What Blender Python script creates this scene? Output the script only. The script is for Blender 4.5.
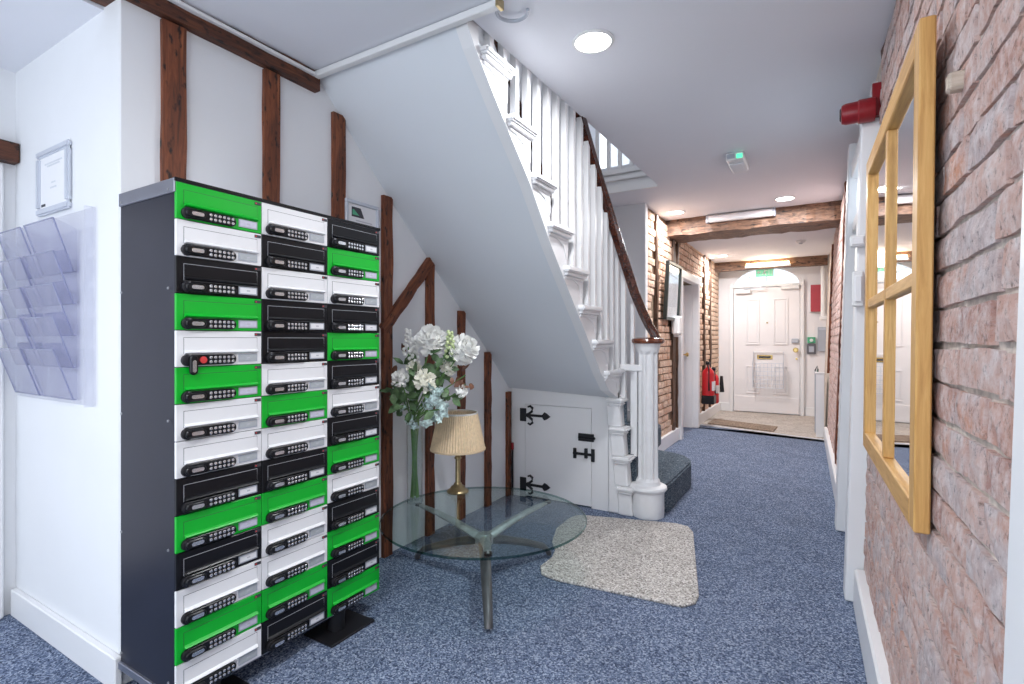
import bpy, bmesh, math, random
from mathutils import Vector, Matrix
random.seed(7)
PI = math.pi
S = bpy.context.scene
C = S.collection
for o in list(bpy.data.objects):
    bpy.data.objects.remove(o)

# ------------------------------------------------------------------ camera, world, light, exposure
cam = bpy.data.cameras.new('camera')
cam.sensor_width = 36.0
cam.lens = 18.21
cam.shift_y = -0.002
cam.clip_start = 0.02
camo = bpy.data.objects.new('camera', cam)
C.objects.link(camo)
camo.location = (0, 0, 1.2)
camo.rotation_euler = (PI / 2, 0, math.radians(30.735))
S.camera = camo

W = bpy.data.worlds.new('world')
S.world = W
W.use_nodes = True
bg = W.node_tree.nodes['Background']
bg.inputs[0].default_value = (0.82, 0.90, 1.0, 1)
bg.inputs[1].default_value = 1.65

S.view_settings.view_transform = 'Standard'
S.view_settings.look = 'None'
S.view_settings.gamma = 1.0
S.view_settings.use_curve_mapping = False
S.view_settings.exposure = 0.65
try:
    S.cycles.transparent_max_bounces = 32
except Exception:
    pass


def lamp(name, kind, loc, power, color=(1, 1, 1), size=0.2, rot=(0, 0, 0), parent=None):
    l = bpy.data.lights.new(name, kind)
    l.energy = power
    l.color = color
    if kind == 'AREA':
        l.shape = 'DISK'
        l.size = size
    else:
        l.shadow_soft_size = size
    o = bpy.data.objects.new(name, l)
    C.objects.link(o)
    o.location = loc
    o.rotation_euler = rot
    if parent:
        o.parent = parent
    return o


# ------------------------------------------------------------------ materials
MATS = {}


def nt(name):
    m = bpy.data.materials.new(name)
    m.use_nodes = True
    t = m.node_tree
    b = t.nodes['Principled BSDF']
    return m, t, b


def lin(c):
    return tuple(((v / 255) / 12.92 if v / 255 <= .04045 else ((v / 255 + .055) / 1.055) ** 2.4) for v in c)


def rgb(r, g, b):
    return lin((r, g, b)) + (1,)


def node(t, kind, **kw):
    n = t.nodes.new(kind)
    for k, v in kw.items():
        setattr(n, k, v)
    return n


def plain(name, col, rough=.5, metal=0., spec=.5, var=.04, scale=8., bump=0., bscale=60., coat=0., emit=None, estr=0.):
    """principled surface with a faint procedural unevenness in its own colour"""
    m, t, b = nt(name)
    tc = node(t, 'ShaderNodeTexCoord')
    n = node(t, 'ShaderNodeTexNoise')
    n.inputs['Scale'].default_value = scale
    n.inputs['Detail'].default_value = 4
    t.links.new(tc.outputs['Object'], n.inputs['Vector'])
    r = node(t, 'ShaderNodeValToRGB')
    lo = tuple(max(0, c * (1 - var)) for c in col[:3]) + (1,)
    hi = tuple(min(1, c * (1 + var)) for c in col[:3]) + (1,)
    r.color_ramp.elements[0].color = lo
    r.color_ramp.elements[1].color = hi
    r.color_ramp.elements[0].position = .3
    r.color_ramp.elements[1].position = .7
    t.links.new(n.outputs[0], r.inputs[0])
    t.links.new(r.outputs[0], b.inputs['Base Color'])
    b.inputs['Roughness'].default_value = rough
    b.inputs['Metallic'].default_value = metal
    b.inputs['Specular IOR Level'].default_value = spec
    b.inputs['Coat Weight'].default_value = coat
    if bump:
        n2 = node(t, 'ShaderNodeTexNoise')
        n2.inputs['Scale'].default_value = bscale
        n2.inputs['Detail'].default_value = 5
        t.links.new(tc.outputs['Object'], n2.inputs['Vector'])
        bp = node(t, 'ShaderNodeBump')
        bp.inputs['Strength'].default_value = bump
        bp.inputs['Distance'].default_value = .01
        t.links.new(n2.outputs[0], bp.inputs['Height'])
        t.links.new(bp.outputs[0], b.inputs['Normal'])
    if emit:
        b.inputs['Emission Color'].default_value = emit
        b.inputs['Emission Strength'].default_value = estr
    MATS[name] = m
    return m


def speckle(name, stops, scale=420., rough=.95, bump=.5, big=.12):
    """carpet: fine flecks plus a broad unevenness"""
    m, t, b = nt(name)
    tc = node(t, 'ShaderNodeTexCoord')
    v = node(t, 'ShaderNodeTexVoronoi')
    v.inputs['Scale'].default_value = scale
    t.links.new(tc.outputs['Object'], v.inputs['Vector'])
    n = node(t, 'ShaderNodeSeparateColor')
    t.links.new(v.outputs['Color'], n.inputs[0])
    r = node(t, 'ShaderNodeValToRGB')
    els = r.color_ramp.elements
    els[0].position, els[0].color = stops[0]
    els[1].position, els[1].color = stops[-1]
    for p, c in stops[1:-1]:
        e = els.new(p)
        e.color = c
    t.links.new(n.outputs[0], r.inputs[0])
    n2 = node(t, 'ShaderNodeTexNoise')
    n2.inputs['Scale'].default_value = 5
    n2.inputs['Detail'].default_value = 5
    t.links.new(tc.outputs['Object'], n2.inputs['Vector'])
    mp = node(t, 'ShaderNodeMapRange')
    mp.inputs[1].default_value = .3
    mp.inputs[2].default_value = .7
    mp.inputs[3].default_value = 1 - big
    mp.inputs[4].default_value = 1 + big
    t.links.new(n2.outputs[0], mp.inputs[0])
    mx = node(t, 'ShaderNodeVectorMath', operation='SCALE')
    t.links.new(r.outputs[0], mx.inputs[0])
    t.links.new(mp.outputs[0], mx.inputs['Scale'])
    t.links.new(mx.outputs[0], b.inputs['Base Color'])
    b.inputs['Roughness'].default_value = rough
    b.inputs['Specular IOR Level'].default_value = .1
    bp = node(t, 'ShaderNodeBump')
    bp.inputs['Strength'].default_value = bump
    bp.inputs['Distance'].default_value = .004
    t.links.new(n.outputs[0], bp.inputs['Height'])
    t.links.new(bp.outputs[0], b.inputs['Normal'])
    MATS[name] = m
    return m


def wood(name, dark, mid, light, axis='Z', scale=14., rough=.6, holes=True, bump=.4, coat=0.):
    m, t, b = nt(name)
    tc = node(t, 'ShaderNodeTexCoord')
    mp = node(t, 'ShaderNodeMapping')
    sc = {'X': (.08, 1, 1), 'Y': (1, .08, 1), 'Z': (1, 1, .08)}[axis]
    mp.inputs['Scale'].default_value = sc
    t.links.new(tc.outputs['Object'], mp.inputs[0])
    n = node(t, 'ShaderNodeTexNoise')
    n.inputs['Scale'].default_value = scale * 4
    n.inputs['Detail'].default_value = 8
    n.inputs['Roughness'].default_value = .65
    n.inputs['Distortion'].default_value = .6
    t.links.new(mp.outputs[0], n.inputs['Vector'])
    r = node(t, 'ShaderNodeValToRGB')
    e = r.color_ramp.elements
    e[0].position, e[0].color = .28, dark
    e[1].position, e[1].color = .75, light
    k = e.new(.5)
    k.color = mid
    t.links.new(n.outputs[0], r.inputs[0])
    col = r.outputs[0]
    if holes:
        v = node(t, 'ShaderNodeTexNoise')
        v.inputs['Scale'].default_value = 38
        v.inputs['Detail'].default_value = 3
        m2 = node(t, 'ShaderNodeMapping')
        m2.inputs['Scale'].default_value = {'X': (.4, 1, 1), 'Y': (1, .4, 1), 'Z': (1, 1, .4)}[axis]
        t.links.new(tc.outputs['Object'], m2.inputs[0])
        t.links.new(m2.outputs[0], v.inputs['Vector'])
        rr = node(t, 'ShaderNodeMapRange')
        rr.inputs[1].default_value = .33
        rr.inputs[2].default_value = .43
        t.links.new(v.outputs[0], rr.inputs[0])
        mx = node(t, 'ShaderNodeMix', data_type='RGBA')
        mx.inputs[6].default_value = (dark[0] * .35, dark[1] * .35, dark[2] * .35, 1)
        t.links.new(rr.outputs[0], mx.inputs[0])
        t.links.new(col, mx.inputs[7])
        col = mx.outputs[2]
    t.links.new(col, b.inputs['Base Color'])
    b.inputs['Roughness'].default_value = rough
    b.inputs['Coat Weight'].default_value = coat
    b.inputs['Coat Roughness'].default_value = .15
    if bump:
        bp = node(t, 'ShaderNodeBump')
        bp.inputs['Strength'].default_value = bump
        bp.inputs['Distance'].default_value = .01
        t.links.new(n.outputs[0], bp.inputs['Height'])
        t.links.new(bp.outputs[0], b.inputs['Normal'])
    MATS[name] = m
    return m


def brickmat(name, stops, wash=(.75, .70, .68, 1), washamt=.5, bump=.8):
    """each brick its own tone (per-object random) with pale lime residue and pitting"""
    m, t, b = nt(name)
    oi = node(t, 'ShaderNodeObjectInfo')
    tc = node(t, 'ShaderNodeTexCoord')
    geo = node(t, 'ShaderNodeNewGeometry')
    r = node(t, 'ShaderNodeValToRGB')
    e = r.color_ramp.elements
    e[0].position, e[0].color = stops[0]
    e[1].position, e[1].color = stops[-1]
    for p, c in stops[1:-1]:
        k = e.new(p)
        k.color = c
    n0 = node(t, 'ShaderNodeTexNoise')
    n0.inputs['Scale'].default_value = 9
    n0.inputs['Detail'].default_value = 5
    t.links.new(geo.outputs['Position'], n0.inputs['Vector'])
    ad = node(t, 'ShaderNodeMath', operation='MULTIPLY_ADD')
    t.links.new(oi.outputs['Random'], ad.inputs[0])
    ad.inputs[1].default_value = .75
    t.links.new(n0.outputs[0], ad.inputs[2])
    sb = node(t, 'ShaderNodeMath', operation='SUBTRACT')
    t.links.new(ad.outputs[0], sb.inputs[0])
    sb.inputs[1].default_value = .37
    t.links.new(sb.outputs[0], r.inputs[0])
    n = node(t, 'ShaderNodeTexNoise')
    n.inputs['Scale'].default_value = 28
    n.inputs['Detail'].default_value = 9
    n.inputs['Roughness'].default_value = .72
    t.links.new(geo.outputs['Position'], n.inputs['Vector'])
    mr = node(t, 'ShaderNodeMapRange')
    mr.inputs[1].default_value = .42
    mr.inputs[2].default_value = .68
    mr.inputs[4].default_value = washamt
    t.links.new(n.outputs[0], mr.inputs[0])
    mx = node(t, 'ShaderNodeMix', data_type='RGBA')
    t.links.new(mr.outputs[0], mx.inputs[0])
    t.links.new(r.outputs[0], mx.inputs[6])
    mx.inputs[7].default_value = wash
    pn = node(t, 'ShaderNodeTexNoise')
    pn.inputs['Scale'].default_value = 55
    pn.inputs['Detail'].default_value = 8
    pn.inputs['Roughness'].default_value = .75
    t.links.new(geo.outputs['Position'], pn.inputs['Vector'])
    pm = node(t, 'ShaderNodeMapRange')
    pm.inputs[1].default_value = .34
    pm.inputs[2].default_value = .46
    pm.inputs[3].default_value = .45
    pm.inputs[4].default_value = 1.
    t.links.new(pn.outputs[0], pm.inputs[0])
    sc = node(t, 'ShaderNodeVectorMath', operation='SCALE')
    t.links.new(mx.outputs[2], sc.inputs[0])
    t.links.new(pm.outputs[0], sc.inputs['Scale'])
    t.links.new(sc.outputs[0], b.inputs['Base Color'])
    b.inputs['Roughness'].default_value = .95
    b.inputs['Specular IOR Level'].default_value = .15
    n3 = node(t, 'ShaderNodeTexNoise')
    n3.inputs['Scale'].default_value = 70
    n3.inputs['Detail'].default_value = 6
    t.links.new(geo.outputs['Position'], n3.inputs['Vector'])
    bp = node(t, 'ShaderNodeBump')
    bp.inputs['Strength'].default_value = bump
    bp.inputs['Distance'].default_value = .03
    t.links.new(pn.outputs[0], bp.inputs['Height'])
    t.links.new(bp.outputs[0], b.inputs['Normal'])
    MATS[name] = m
    return m


def glass(name, tint=(.93, .98, .97, 1), refl=1.0, rough=0., base=.03, haze=0.):
    """thin clear sheet: tinted see-through plus fresnel reflection (and a little milky haze)"""
    m, t, b = nt(name)
    t.nodes.remove(b)
    out = t.nodes['Material Output']
    tr = node(t, 'ShaderNodeBsdfTransparent')
    tr.inputs[0].default_value = tint
    gl = node(t, 'ShaderNodeBsdfGlossy')
    gl.inputs['Roughness'].default_value = rough
    lw = node(t, 'ShaderNodeLayerWeight')     # symmetric on both faces of the sheet
    lw.inputs[0].default_value = .5
    pw = node(t, 'ShaderNodeMath', operation='POWER')
    t.links.new(lw.outputs['Facing'], pw.inputs[0])
    pw.inputs[1].default_value = 5.
    mm = node(t, 'ShaderNodeMath', operation='MULTIPLY_ADD')
    t.links.new(pw.outputs[0], mm.inputs[0])
    mm.inputs[1].default_value = .9 * refl
    mm.inputs[2].default_value = .035 * refl
    ms = node(t, 'ShaderNodeMixShader')
    t.links.new(mm.outputs[0], ms.inputs[0])
    last = tr
    if haze:
        df = node(t, 'ShaderNodeBsdfDiffuse')
        df.inputs[0].default_value = (.70, .74, .86, 1)
        mh = node(t, 'ShaderNodeMixShader')
        mh.inputs[0].default_value = haze
        t.links.new(tr.outputs[0], mh.inputs[1])
        t.links.new(df.outputs[0], mh.inputs[2])
        last = mh
    t.links.new(last.outputs[0], ms.inputs[1])
    t.links.new(gl.outputs[0], ms.inputs[2])
    t.links.new(ms.outputs[0], out.inputs[0])
    MATS[name] = m
    return m


plain('wall_white', (.80, .81, .83), .75, var=.015, scale=3, bump=.06, bscale=25)
plain('ceiling_white', (.80, .81, .86), .8, var=.01, scale=2)
plain('soffit_white', (.74, .77, .81), .7, var=.015, scale=2)
plain('gloss_white', (.83, .83, .84), .35, var=.015, scale=4)
plain('old_gloss', (.82, .82, .83), .4, var=.03, scale=14, bump=.1, bscale=30)
plain('door_white', (.83, .81, .82), .4, var=.02, scale=4)
plain('plastic_white', (.80, .80, .80), .4, var=.02)
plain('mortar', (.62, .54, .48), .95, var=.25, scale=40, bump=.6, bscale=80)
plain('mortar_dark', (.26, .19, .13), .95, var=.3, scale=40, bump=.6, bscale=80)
speckle('carpet', [(.0, rgb(54, 64, 86)), (.35, rgb(90, 103, 128)), (.7, rgb(120, 132, 156)), (1., rgb(168, 178, 196))], 185, big=.10)
speckle('stair_carpet', [(.0, rgb(48, 58, 70)), (.5, rgb(86, 98, 110)), (1., rgb(134, 144, 152))], 150)
speckle('rug', [(.0, rgb(120, 114, 110)), (.3, rgb(176, 170, 164)), (.7, rgb(206, 200, 194)), (1., rgb(234, 230, 226))], 150, big=.06)
speckle('entrance_floor', [(.0, rgb(150, 140, 132)), (.5, rgb(176, 167, 159)), (1., rgb(200, 192, 186))], 120, bump=.2)
speckle('coir', [(.0, rgb(96, 80, 68)), (.5, rgb(136, 118, 104)), (1., rgb(172, 154, 138))], 150)
wood('oak_old', rgb(50, 26, 16), rgb(116, 62, 36), rgb(156, 92, 54), 'Z')
wood('oak_old_y', rgb(38, 18, 12), rgb(84, 44, 26), rgb(120, 70, 42), 'Y')
wood('oak_grey', rgb(46, 34, 28), rgb(96, 70, 54), rgb(140, 108, 86), 'Z')
wood('oak_beam', rgb(48, 36, 32), rgb(112, 82, 64), rgb(172, 134, 108), 'X')
wood('oak_pale', rgb(176, 126, 66), rgb(204, 156, 90), rgb(224, 180, 114), 'Z', holes=False, bump=.08, rough=.45)
wood('oak_pale_y', rgb(176, 126, 66), rgb(204, 156, 90), rgb(224, 180, 114), 'Y', holes=False, bump=.08, rough=.45)
wood('wood_grey', rgb(150, 132, 116), rgb(186, 170, 154), rgb(214, 200, 186), 'X', holes=False, bump=.2, rough=.7)
wood('mahogany', rgb(36, 14, 10), rgb(72, 34, 22), rgb(112, 60, 38), 'Y', holes=False, bump=.03, rough=.22, coat=.6)
wood('mahogany_cap', rgb(70, 30, 18), rgb(112, 58, 34), rgb(150, 90, 58), 'X', holes=False, bump=.03, rough=.22, coat=.6)
brickmat('brick_right', [(.0, rgb(182, 144, 136)), (.25, rgb(206, 164, 150)), (.5, rgb(214, 182, 172)), (.72, rgb(196, 180, 180)), (1., rgb(218, 160, 134))], rgb(236, 227, 226), .8, .6)
brickmat('brick_left', [(.0, rgb(186, 138, 112)), (.35, rgb(220, 178, 150)), (.7, rgb(232, 202, 178)), (1., rgb(206, 150, 120))], rgb(240, 230, 218), .6, .5)
plain('box_green', rgb(0, 178, 44), .35, var=.02)
plain('box_white', (.84, .84, .85), .35, var=.01)
plain('box_black', (.006, .006, .008), .30, spec=.3, var=.1)
plain('cabinet_dark', (.016, .017, .030), .32, metal=.3, var=.1)
plain('cabinet_steel', (.30, .31, .36), .35, metal=.8, var=.05)
plain('lock_black', (.007, .007, .009), .3, spec=.35, var=.1)
plain('lock_silver', (.72, .72, .74), .25, metal=.9, var=.03)
plain('plate_lilac', (.62, .60, .72), .35, var=.06, scale=90)
plain('plate_grey', (.46, .49, .51), .35, var=.06, scale=90)
plain('ink_dark', (.05, .05, .06), .6)
plain('ink_grey', (.55, .56, .60), .7)
plain('ink_pale', (.66, .68, .72), .7)
plain('lock_red', (.65, .05, .05), .35)
plain('screw', (.4, .4, .42), .35, metal=.8)
plain('iron_black', (.012, .013, .016), .5, var=.2, bump=.15, bscale=60)
plain('steel_dark', (.02, .02, .024), .4, metal=.5)
plain('table_metal', (.50, .50, .50), .42, metal=.6, var=.25, scale=20)
plain('table_dark', (.11, .11, .115), .4, metal=.5, var=.2)
plain('brass', (.46, .36, .20), .3, metal=.95, var=.15, scale=30)
plain('brass_bright', (.75, .55, .22), .25, metal=.95, var=.1)
plain('alu', (.62, .65, .72), .5, metal=.25, var=.03)
plain('paper', (.83, .83, .85), .7, var=.01)
plain('mirror_silver', (.90, .92, .93), .02, metal=1., var=.0)
plain('red_gloss', (.26, .008, .014), .3, var=.1)
plain('red_ext', (.62, .02, .03), .3, var=.08)
plain('red_sign', (.46, .06, .08), .45, var=.06)
plain('green_sign', (.10, .42, .24), .45)
plain('green_dark', (.03, .12, .09), .5)
plain('grey_metal', (.45, .48, .54), .45, metal=.2)
plain('grey_dark', (.12, .12, .14), .5)
plain('pic_dark', (.035, .045, .042), .35)
plain('petal', (.93, .93, .90), .6, var=.05, scale=60)
plain('petal_cream', (.86, .85, .74), .6, var=.06, scale=60)
plain('petal_lime', (.60, .70, .38), .6, var=.15, scale=60)
plain('stem_green', (.12, .25, .07), .5, var=.2, scale=40)
plain('leaf_green', (.08, .15, .06), .5, var=.55, scale=30)
plain('leaf_pale', (.42, .54, .52), .5, var=.75, scale=55)
plain('leaf_rust', (.17, .07, .035), .5, var=.3, scale=50)
plain('shade_cream', (.72, .56, .37), .8, var=.10, scale=60)
plain('shade_trim', (.72, .72, .70), .6)
plain('diffuser', (.9, .9, .9), .5, emit=(1, .99, .97, 1), estr=7.)
plain('strip_lit', (.9, .8, .6), .5, emit=(1, .72, .38, 1), estr=6.)
plain('led_green', (.1, .6, .35), .4, emit=(.1, .9, .45, 1), estr=.8)
plain('exit_green', (.22, .62, .42), .5, emit=(.25, .8, .5, 1), estr=.25)
glass('table_glass', (.86, .93, .92, 1), 1.1)
glass('edge_glass', (.25, .42, .40, 1), 1.2)
glass('vase_glass', (.95, .97, .97, 1), 1.3)
glass('acrylic', (.968, .968, .982, 1), .8, rough=.05, haze=.025)
glass('acrylic_front', (.86, .86, .92, 1), .9, rough=.05, haze=.10)
glass('acrylic_edge', (.62, .62, .80, 1), 1., haze=.35)
glass('pane_glass', (.95, .97, .98, 1), .8)
M = MATS


# ------------------------------------------------------------------ mesh helpers
class MB:
    def __init__(s):
        s.v, s.f, s.mi, s.cur = [], [], [], 0

    def add(s, vs, fs):
        k = len(s.v)
        s.v += [tuple(p) for p in vs]
        for f in fs:
            s.f.append(tuple(i + k for i in f))
            s.mi.append(s.cur)
        return s

    def hexa(s, p):   # 8 points: bottom 4 ccw, top 4 ccw
        return s.add(p, [(3, 2, 1, 0), (4, 5, 6, 7), (0, 1, 5, 4), (1, 2, 6, 5), (2, 3, 7, 6), (3, 0, 4, 7)])

    def box(s, x0, x1, y0, y1, z0, z1):
        return s.hexa([(x0, y0, z0), (x1, y0, z0), (x1, y1, z0), (x0, y1, z0), (x0, y0, z1), (x1, y0, z1), (x1, y1, z1), (x0, y1, z1)])

    def prism(s, pts, axis, a, b):
        """polygon (2d list) pushed along an axis from a to b"""
        n = len(pts)

        def P(q, w):
            return {'X': (w, q[0], q[1]), 'Y': (q[0], w, q[1]), 'Z': (q[0], q[1], w)}[axis]
        vs = [P(q, a) for q in pts] + [P(q, b) for q in pts]
        fs = [tuple(range(n))[::-1], tuple(range(n, 2 * n))]
        fs += [(i, (i + 1) % n, n + (i + 1) % n, n + i) for i in range(n)]
        return s.add(vs, fs)

    def lathe(s, prof, c=(0, 0, 0), n=24, axis='Z', cap=True):
        vs = []
        for r, h in prof:
            for i in range(n):
                a = 2 * PI * i / n
                x, y = r * math.cos(a), r * math.sin(a)
                vs.append({'Z': (c[0] + x, c[1] + y, c[2] + h), 'X': (c[0] + h, c[1] + x, c[2] + y), 'Y': (c[0] + y, c[1] + h, c[2] + x)}[axis])
        fs = []
        for j in range(len(prof) - 1):
            for i in range(n):
                k = (i + 1) % n
                fs.append((j * n + i, j * n + k, (j + 1) * n + k, (j + 1) * n + i))
        if cap:
            fs.append(tuple(range(n))[::-1])
            m = (len(prof) - 1) * n
            fs.append(tuple(range(m, m + n)))
        return s.add(vs, fs)

    def tube(s, path, rad, n=8, squash=1., up=(0, 0, 1), cap=True, prof=None):
        """sweep a round (or given) profile along a path; rad may be a list"""
        P = [Vector(p) for p in path]
        R = rad if isinstance(rad, (list, tuple)) else [rad] * len(P)
        vs = []
        U0 = Vector(up)
        for i, p in enumerate(P):
            d = (P[min(i + 1, len(P) - 1)] - P[max(i - 1, 0)]).normalized()
            side = d.cross(U0)
            if side.length < 1e-4:
                side = d.cross(Vector((0, 1, 0.01)))
            side.normalize()
            u2 = side.cross(d).normalized()
            for j in range(n):
                if prof:
                    a, b = prof[j]
                else:
                    t = 2 * PI * j / n
                    a, b = math.cos(t), math.sin(t) * squash
                vs.append(p + side * a * R[i] + u2 * b * R[i])
        fs = []
        for i in range(len(P) - 1):
            for j in range(n):
                k = (j + 1) % n
                fs.append((i * n + j, i * n + k, (i + 1) * n + k, (i + 1) * n + j))
        if cap:
            fs.append(tuple(range(n))[::-1])
            m = (len(P) - 1) * n
            fs.append(tuple(range(m, m + n)))
        return s.add(vs, fs)

    def mesh(s, name, mats, smooth=False, bevel=0., seg=1):
        me = bpy.data.meshes.new(name)
        me.from_pydata(s.v, [], s.f)
        for m in (mats if isinstance(mats, (list, tuple)) else [mats]):
            me.materials.append(M[m])
        for p, i in zip(me.polygons, s.mi):
            p.material_index = i
        bm = bmesh.new()
        bm.from_mesh(me)
        bmesh.ops.recalc_face_normals(bm, faces=bm.faces)
        if bevel:
            es = [e for e in bm.edges if len(e.link_faces) == 2 and e.calc_face_angle(0) > .6]
            bmesh.ops.bevel(bm, geom=es, offset=bevel, segments=seg, affect='EDGES', clamp_overlap=True)
        bm.to_mesh(me)
        bm.free()
        if smooth:
            for p in me.polygons:
                p.use_smooth = True
            try:
                me.set_sharp_from_angle(angle=math.radians(40))
            except Exception:
                pass
        me.update()
        return me

    def obj(s, name, mats, parent=None, loc=(0, 0, 0), smooth=False, bevel=0., seg=1):
        return put(name, s.mesh(name, mats, smooth, bevel, seg), parent, loc)


def put(name, me, parent=None, loc=(0, 0, 0), rot=(0, 0, 0), scale=(1, 1, 1)):
    o = bpy.data.objects.new(name, me)
    C.objects.link(o)
    o.parent = parent
    o.location = loc
    o.rotation_euler = rot
    o.scale = scale
    return o


def tag(o, label, cat, group=None):
    o['label'] = label
    o['category'] = cat
    if group:
        o['group'] = group
    return o


def thing(name, label, cat, loc=(0, 0, 0), rot=(0, 0, 0), group=None):
    return tag(put(name, None, None, loc, rot), label, cat, group)


def struct(o, label=None):
    o['kind'] = 'structure'
    if label:
        o['label'] = label
    return o


def lab(o, text):
    o['label'] = text
    return o


def rough_timber(L, w, d, axis='Z', amp=.006, n=14, seed=0, topcut=None):
    """old hewn timber: a box of length L cut into n lengths with uneven corners; origin at its start, centred"""
    rnd = random.Random(seed)
    mb = MB()
    vs = []
    for i in range(n + 1):
        h = L * i / n
        for (a, b) in ((-1, -1), (1, -1), (1, 1), (-1, 1)):
            x = a * w / 2 + rnd.uniform(-amp, amp)
            y = b * d / 2 + rnd.uniform(-amp, amp) * .6
            hh = h
            if topcut and i == n:
                hh = h + topcut * a
            vs.append({'Z': (x, y, hh), 'X': (hh, x, y), 'Y': (x, hh, y)}[axis])
    fs = [(3, 2, 1, 0), tuple(4 * n + k for k in range(4))]
    for i in range(n):
        for j in range(4):
            k = (j + 1) % 4
            fs.append((4 * i + j, 4 * i + k, 4 * i + 4 + k, 4 * i + 4 + j))
    return mb.add(vs, fs)


# ------------------------------------------------------------------ setting: floor, ceiling, walls
def zc(y):
    return 2.44 + .018 * y


mb = MB().box(-3.4, .6, -1.3, 7.45, -.12, 0)
floor = struct(mb.obj('floor', 'carpet'), 'blue-grey speckled carpet running down the hall')
mb = MB().hexa([(-1.9, 7.75, -.12), (.6, 7.06, -.12), (.6, 9.6, -.12), (-1.9, 9.6, -.12), (-1.9, 7.75, .004), (.6, 7.06, .004), (.6, 9.6, .004), (-1.9, 9.6, .004)])
struct(mb.obj('floor_entrance', 'entrance_floor'), 'pale grey hard floor inside the front door')
mb = MB().hexa([(-1.9, 7.45, -.12), (.6, 7.0, -.12), (.6, 7.1, -.12), (-1.9, 7.8, -.12), (-1.9, 7.45, 0), (.6, 7.0, 0), (.6, 7.1, 0), (-1.9, 7.8, 0)])
struct(mb.obj('floor_carpet_edge', 'carpet'))
mb = MB().hexa([(-1.47, 7.655, 0), (.08, 7.205, 0), (.08, 7.245, 0), (-1.47, 7.695, 0), (-1.47, 7.655, .008), (.08, 7.205, .008), (.08, 7.245, .008), (-1.47, 7.695, .008)])
struct(mb.obj('trim_1', 'alu'), 'metal threshold strip between carpet and entrance floor')


def slab(mb, x0, x1, y0, y1, th=.22):
    a, b = zc(y0), zc(y1)
    return mb.hexa([(x0, y0, a), (x1, y0, a), (x1, y1, b), (x0, y1, b), (x0, y0, a + th), (x1, y0, a + th), (x1, y1, b + th), (x0, y1, b + th)])


mb = MB()
slab(mb, -2.10, .6, -1.3, 1.66)
slab(mb, -1.185, .6, 1.66, 4.42)
slab(mb, -2.2, .6, 4.42, 6.2)
ceil = struct(mb.obj('ceiling', 'ceiling_white'), 'white ceiling with the stairwell opening cut through it')
struct(MB().box(-1.9, .6, 6.2, 9.6, 2.455, 2.7).obj('ceiling_entrance', 'ceiling_white'))
struct(MB().box(-3.4, -2.20, -1.3, .95, 2.378, 2.6).obj('ceiling_left', 'ceiling_white'))

# stud wall on the left (plaster), return wall facing us, far left wall
wl = struct(MB().box(-2.30, -2.08, .846, 5.3, 0, 4.9).obj('wall_left', 'wall_white', bevel=.004), 'white plaster wall with exposed dark timber studs')
wr2 = struct(MB().box(-3.25, -2.085, .845, .93, 0, 2.46).obj('wall_left_return', 'wall_white', bevel=.006))
mb = MB().box(-3.3, -3.05, .74, .9, 0, 2.46).box(-3.3, -3.05, -1.3, .74, 2.0, 2.46).box(-3.3, -3.05, -1.3, -.25, 0, 2.0)
struct(mb.obj('wall_left_far', 'wall_white'))
mb = MB().box(-3.06, -3.02, .735, .80, 0, 1.96).box(-3.06, -3.02, -.3, .735, 1.90, 1.96)
struct(mb.obj('trim_2', 'gloss_white', bevel=.006), 'white architrave of the doorway at the far left')
dl = struct(MB().box(-3.16, -3.12, -.25, .735, 0, 1.93).obj('door_3', 'door_white', bevel=.003))
struct(MB().box(-2.96, -2.06, .822, .846, 0, .115).obj('baseboard_left_return', 'gloss_white', bevel=.004))
b0 = struct(MB().box(-3.03, -2.06, .822, .846, 0, .115).obj('baseboard_left', 'gloss_white', bevel=.004))
bpy.data.objects.remove(bpy.data.objects['baseboard_left_return'])
tag(rough_timber(1.5, .09, .085, 'Y', .004, 10, 5).obj('lintel_beam', 'oak_old_y', None, (-3.03, -.66, 2.01)), 'short dark oak lintel above the white architrave at the far left', 'beam')

# timbers of the stud wall
plate = rough_timber(2.95, .15, .085, 'Y', .005, 22, 3).obj('top_plate', 'oak_old_y', wl, (-2.115, -1.30, 2.425))
SOFW = [(1.66, 2.47), (2.1, 2.035), (2.5, 1.69), (2.814, 1.415), (3.143, 1.127), (3.45, .83)]


def soff_w(y):
    for (a, b), (c, d) in zip(SOFW, SOFW[1:]):
        if y <= c:
            return b + (d - b) * (y - a) / (c - a)
    return SOFW[-1][1]


for i, (a, b) in enumerate([(.973, 1.053), (1.377, 1.449), (1.746, 1.821), (2.085, 2.155), (2.455, 2.522), (2.781, 2.848), (3.104, 3.169), (3.40, 3.448)]):
    top = min(2.375, soff_w((a + b) / 2) - .02)
    if i == 7:
        top = .80
    o = rough_timber(top, .05, b - a, 'Z', .004, 16, i + 11).obj('timber_stud', 'oak_old', wl, (-2.083, (a + b) / 2, 0))
dx = math.hypot(.40, .43)
o = rough_timber(dx, .05, .062, 'Z', .004, 8, 31).obj('timber_brace', 'oak_old', wl, (-2.080, 2.09, 1.255))
o.rotation_euler = (-math.atan2(.40, .43), 0, 0)

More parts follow.
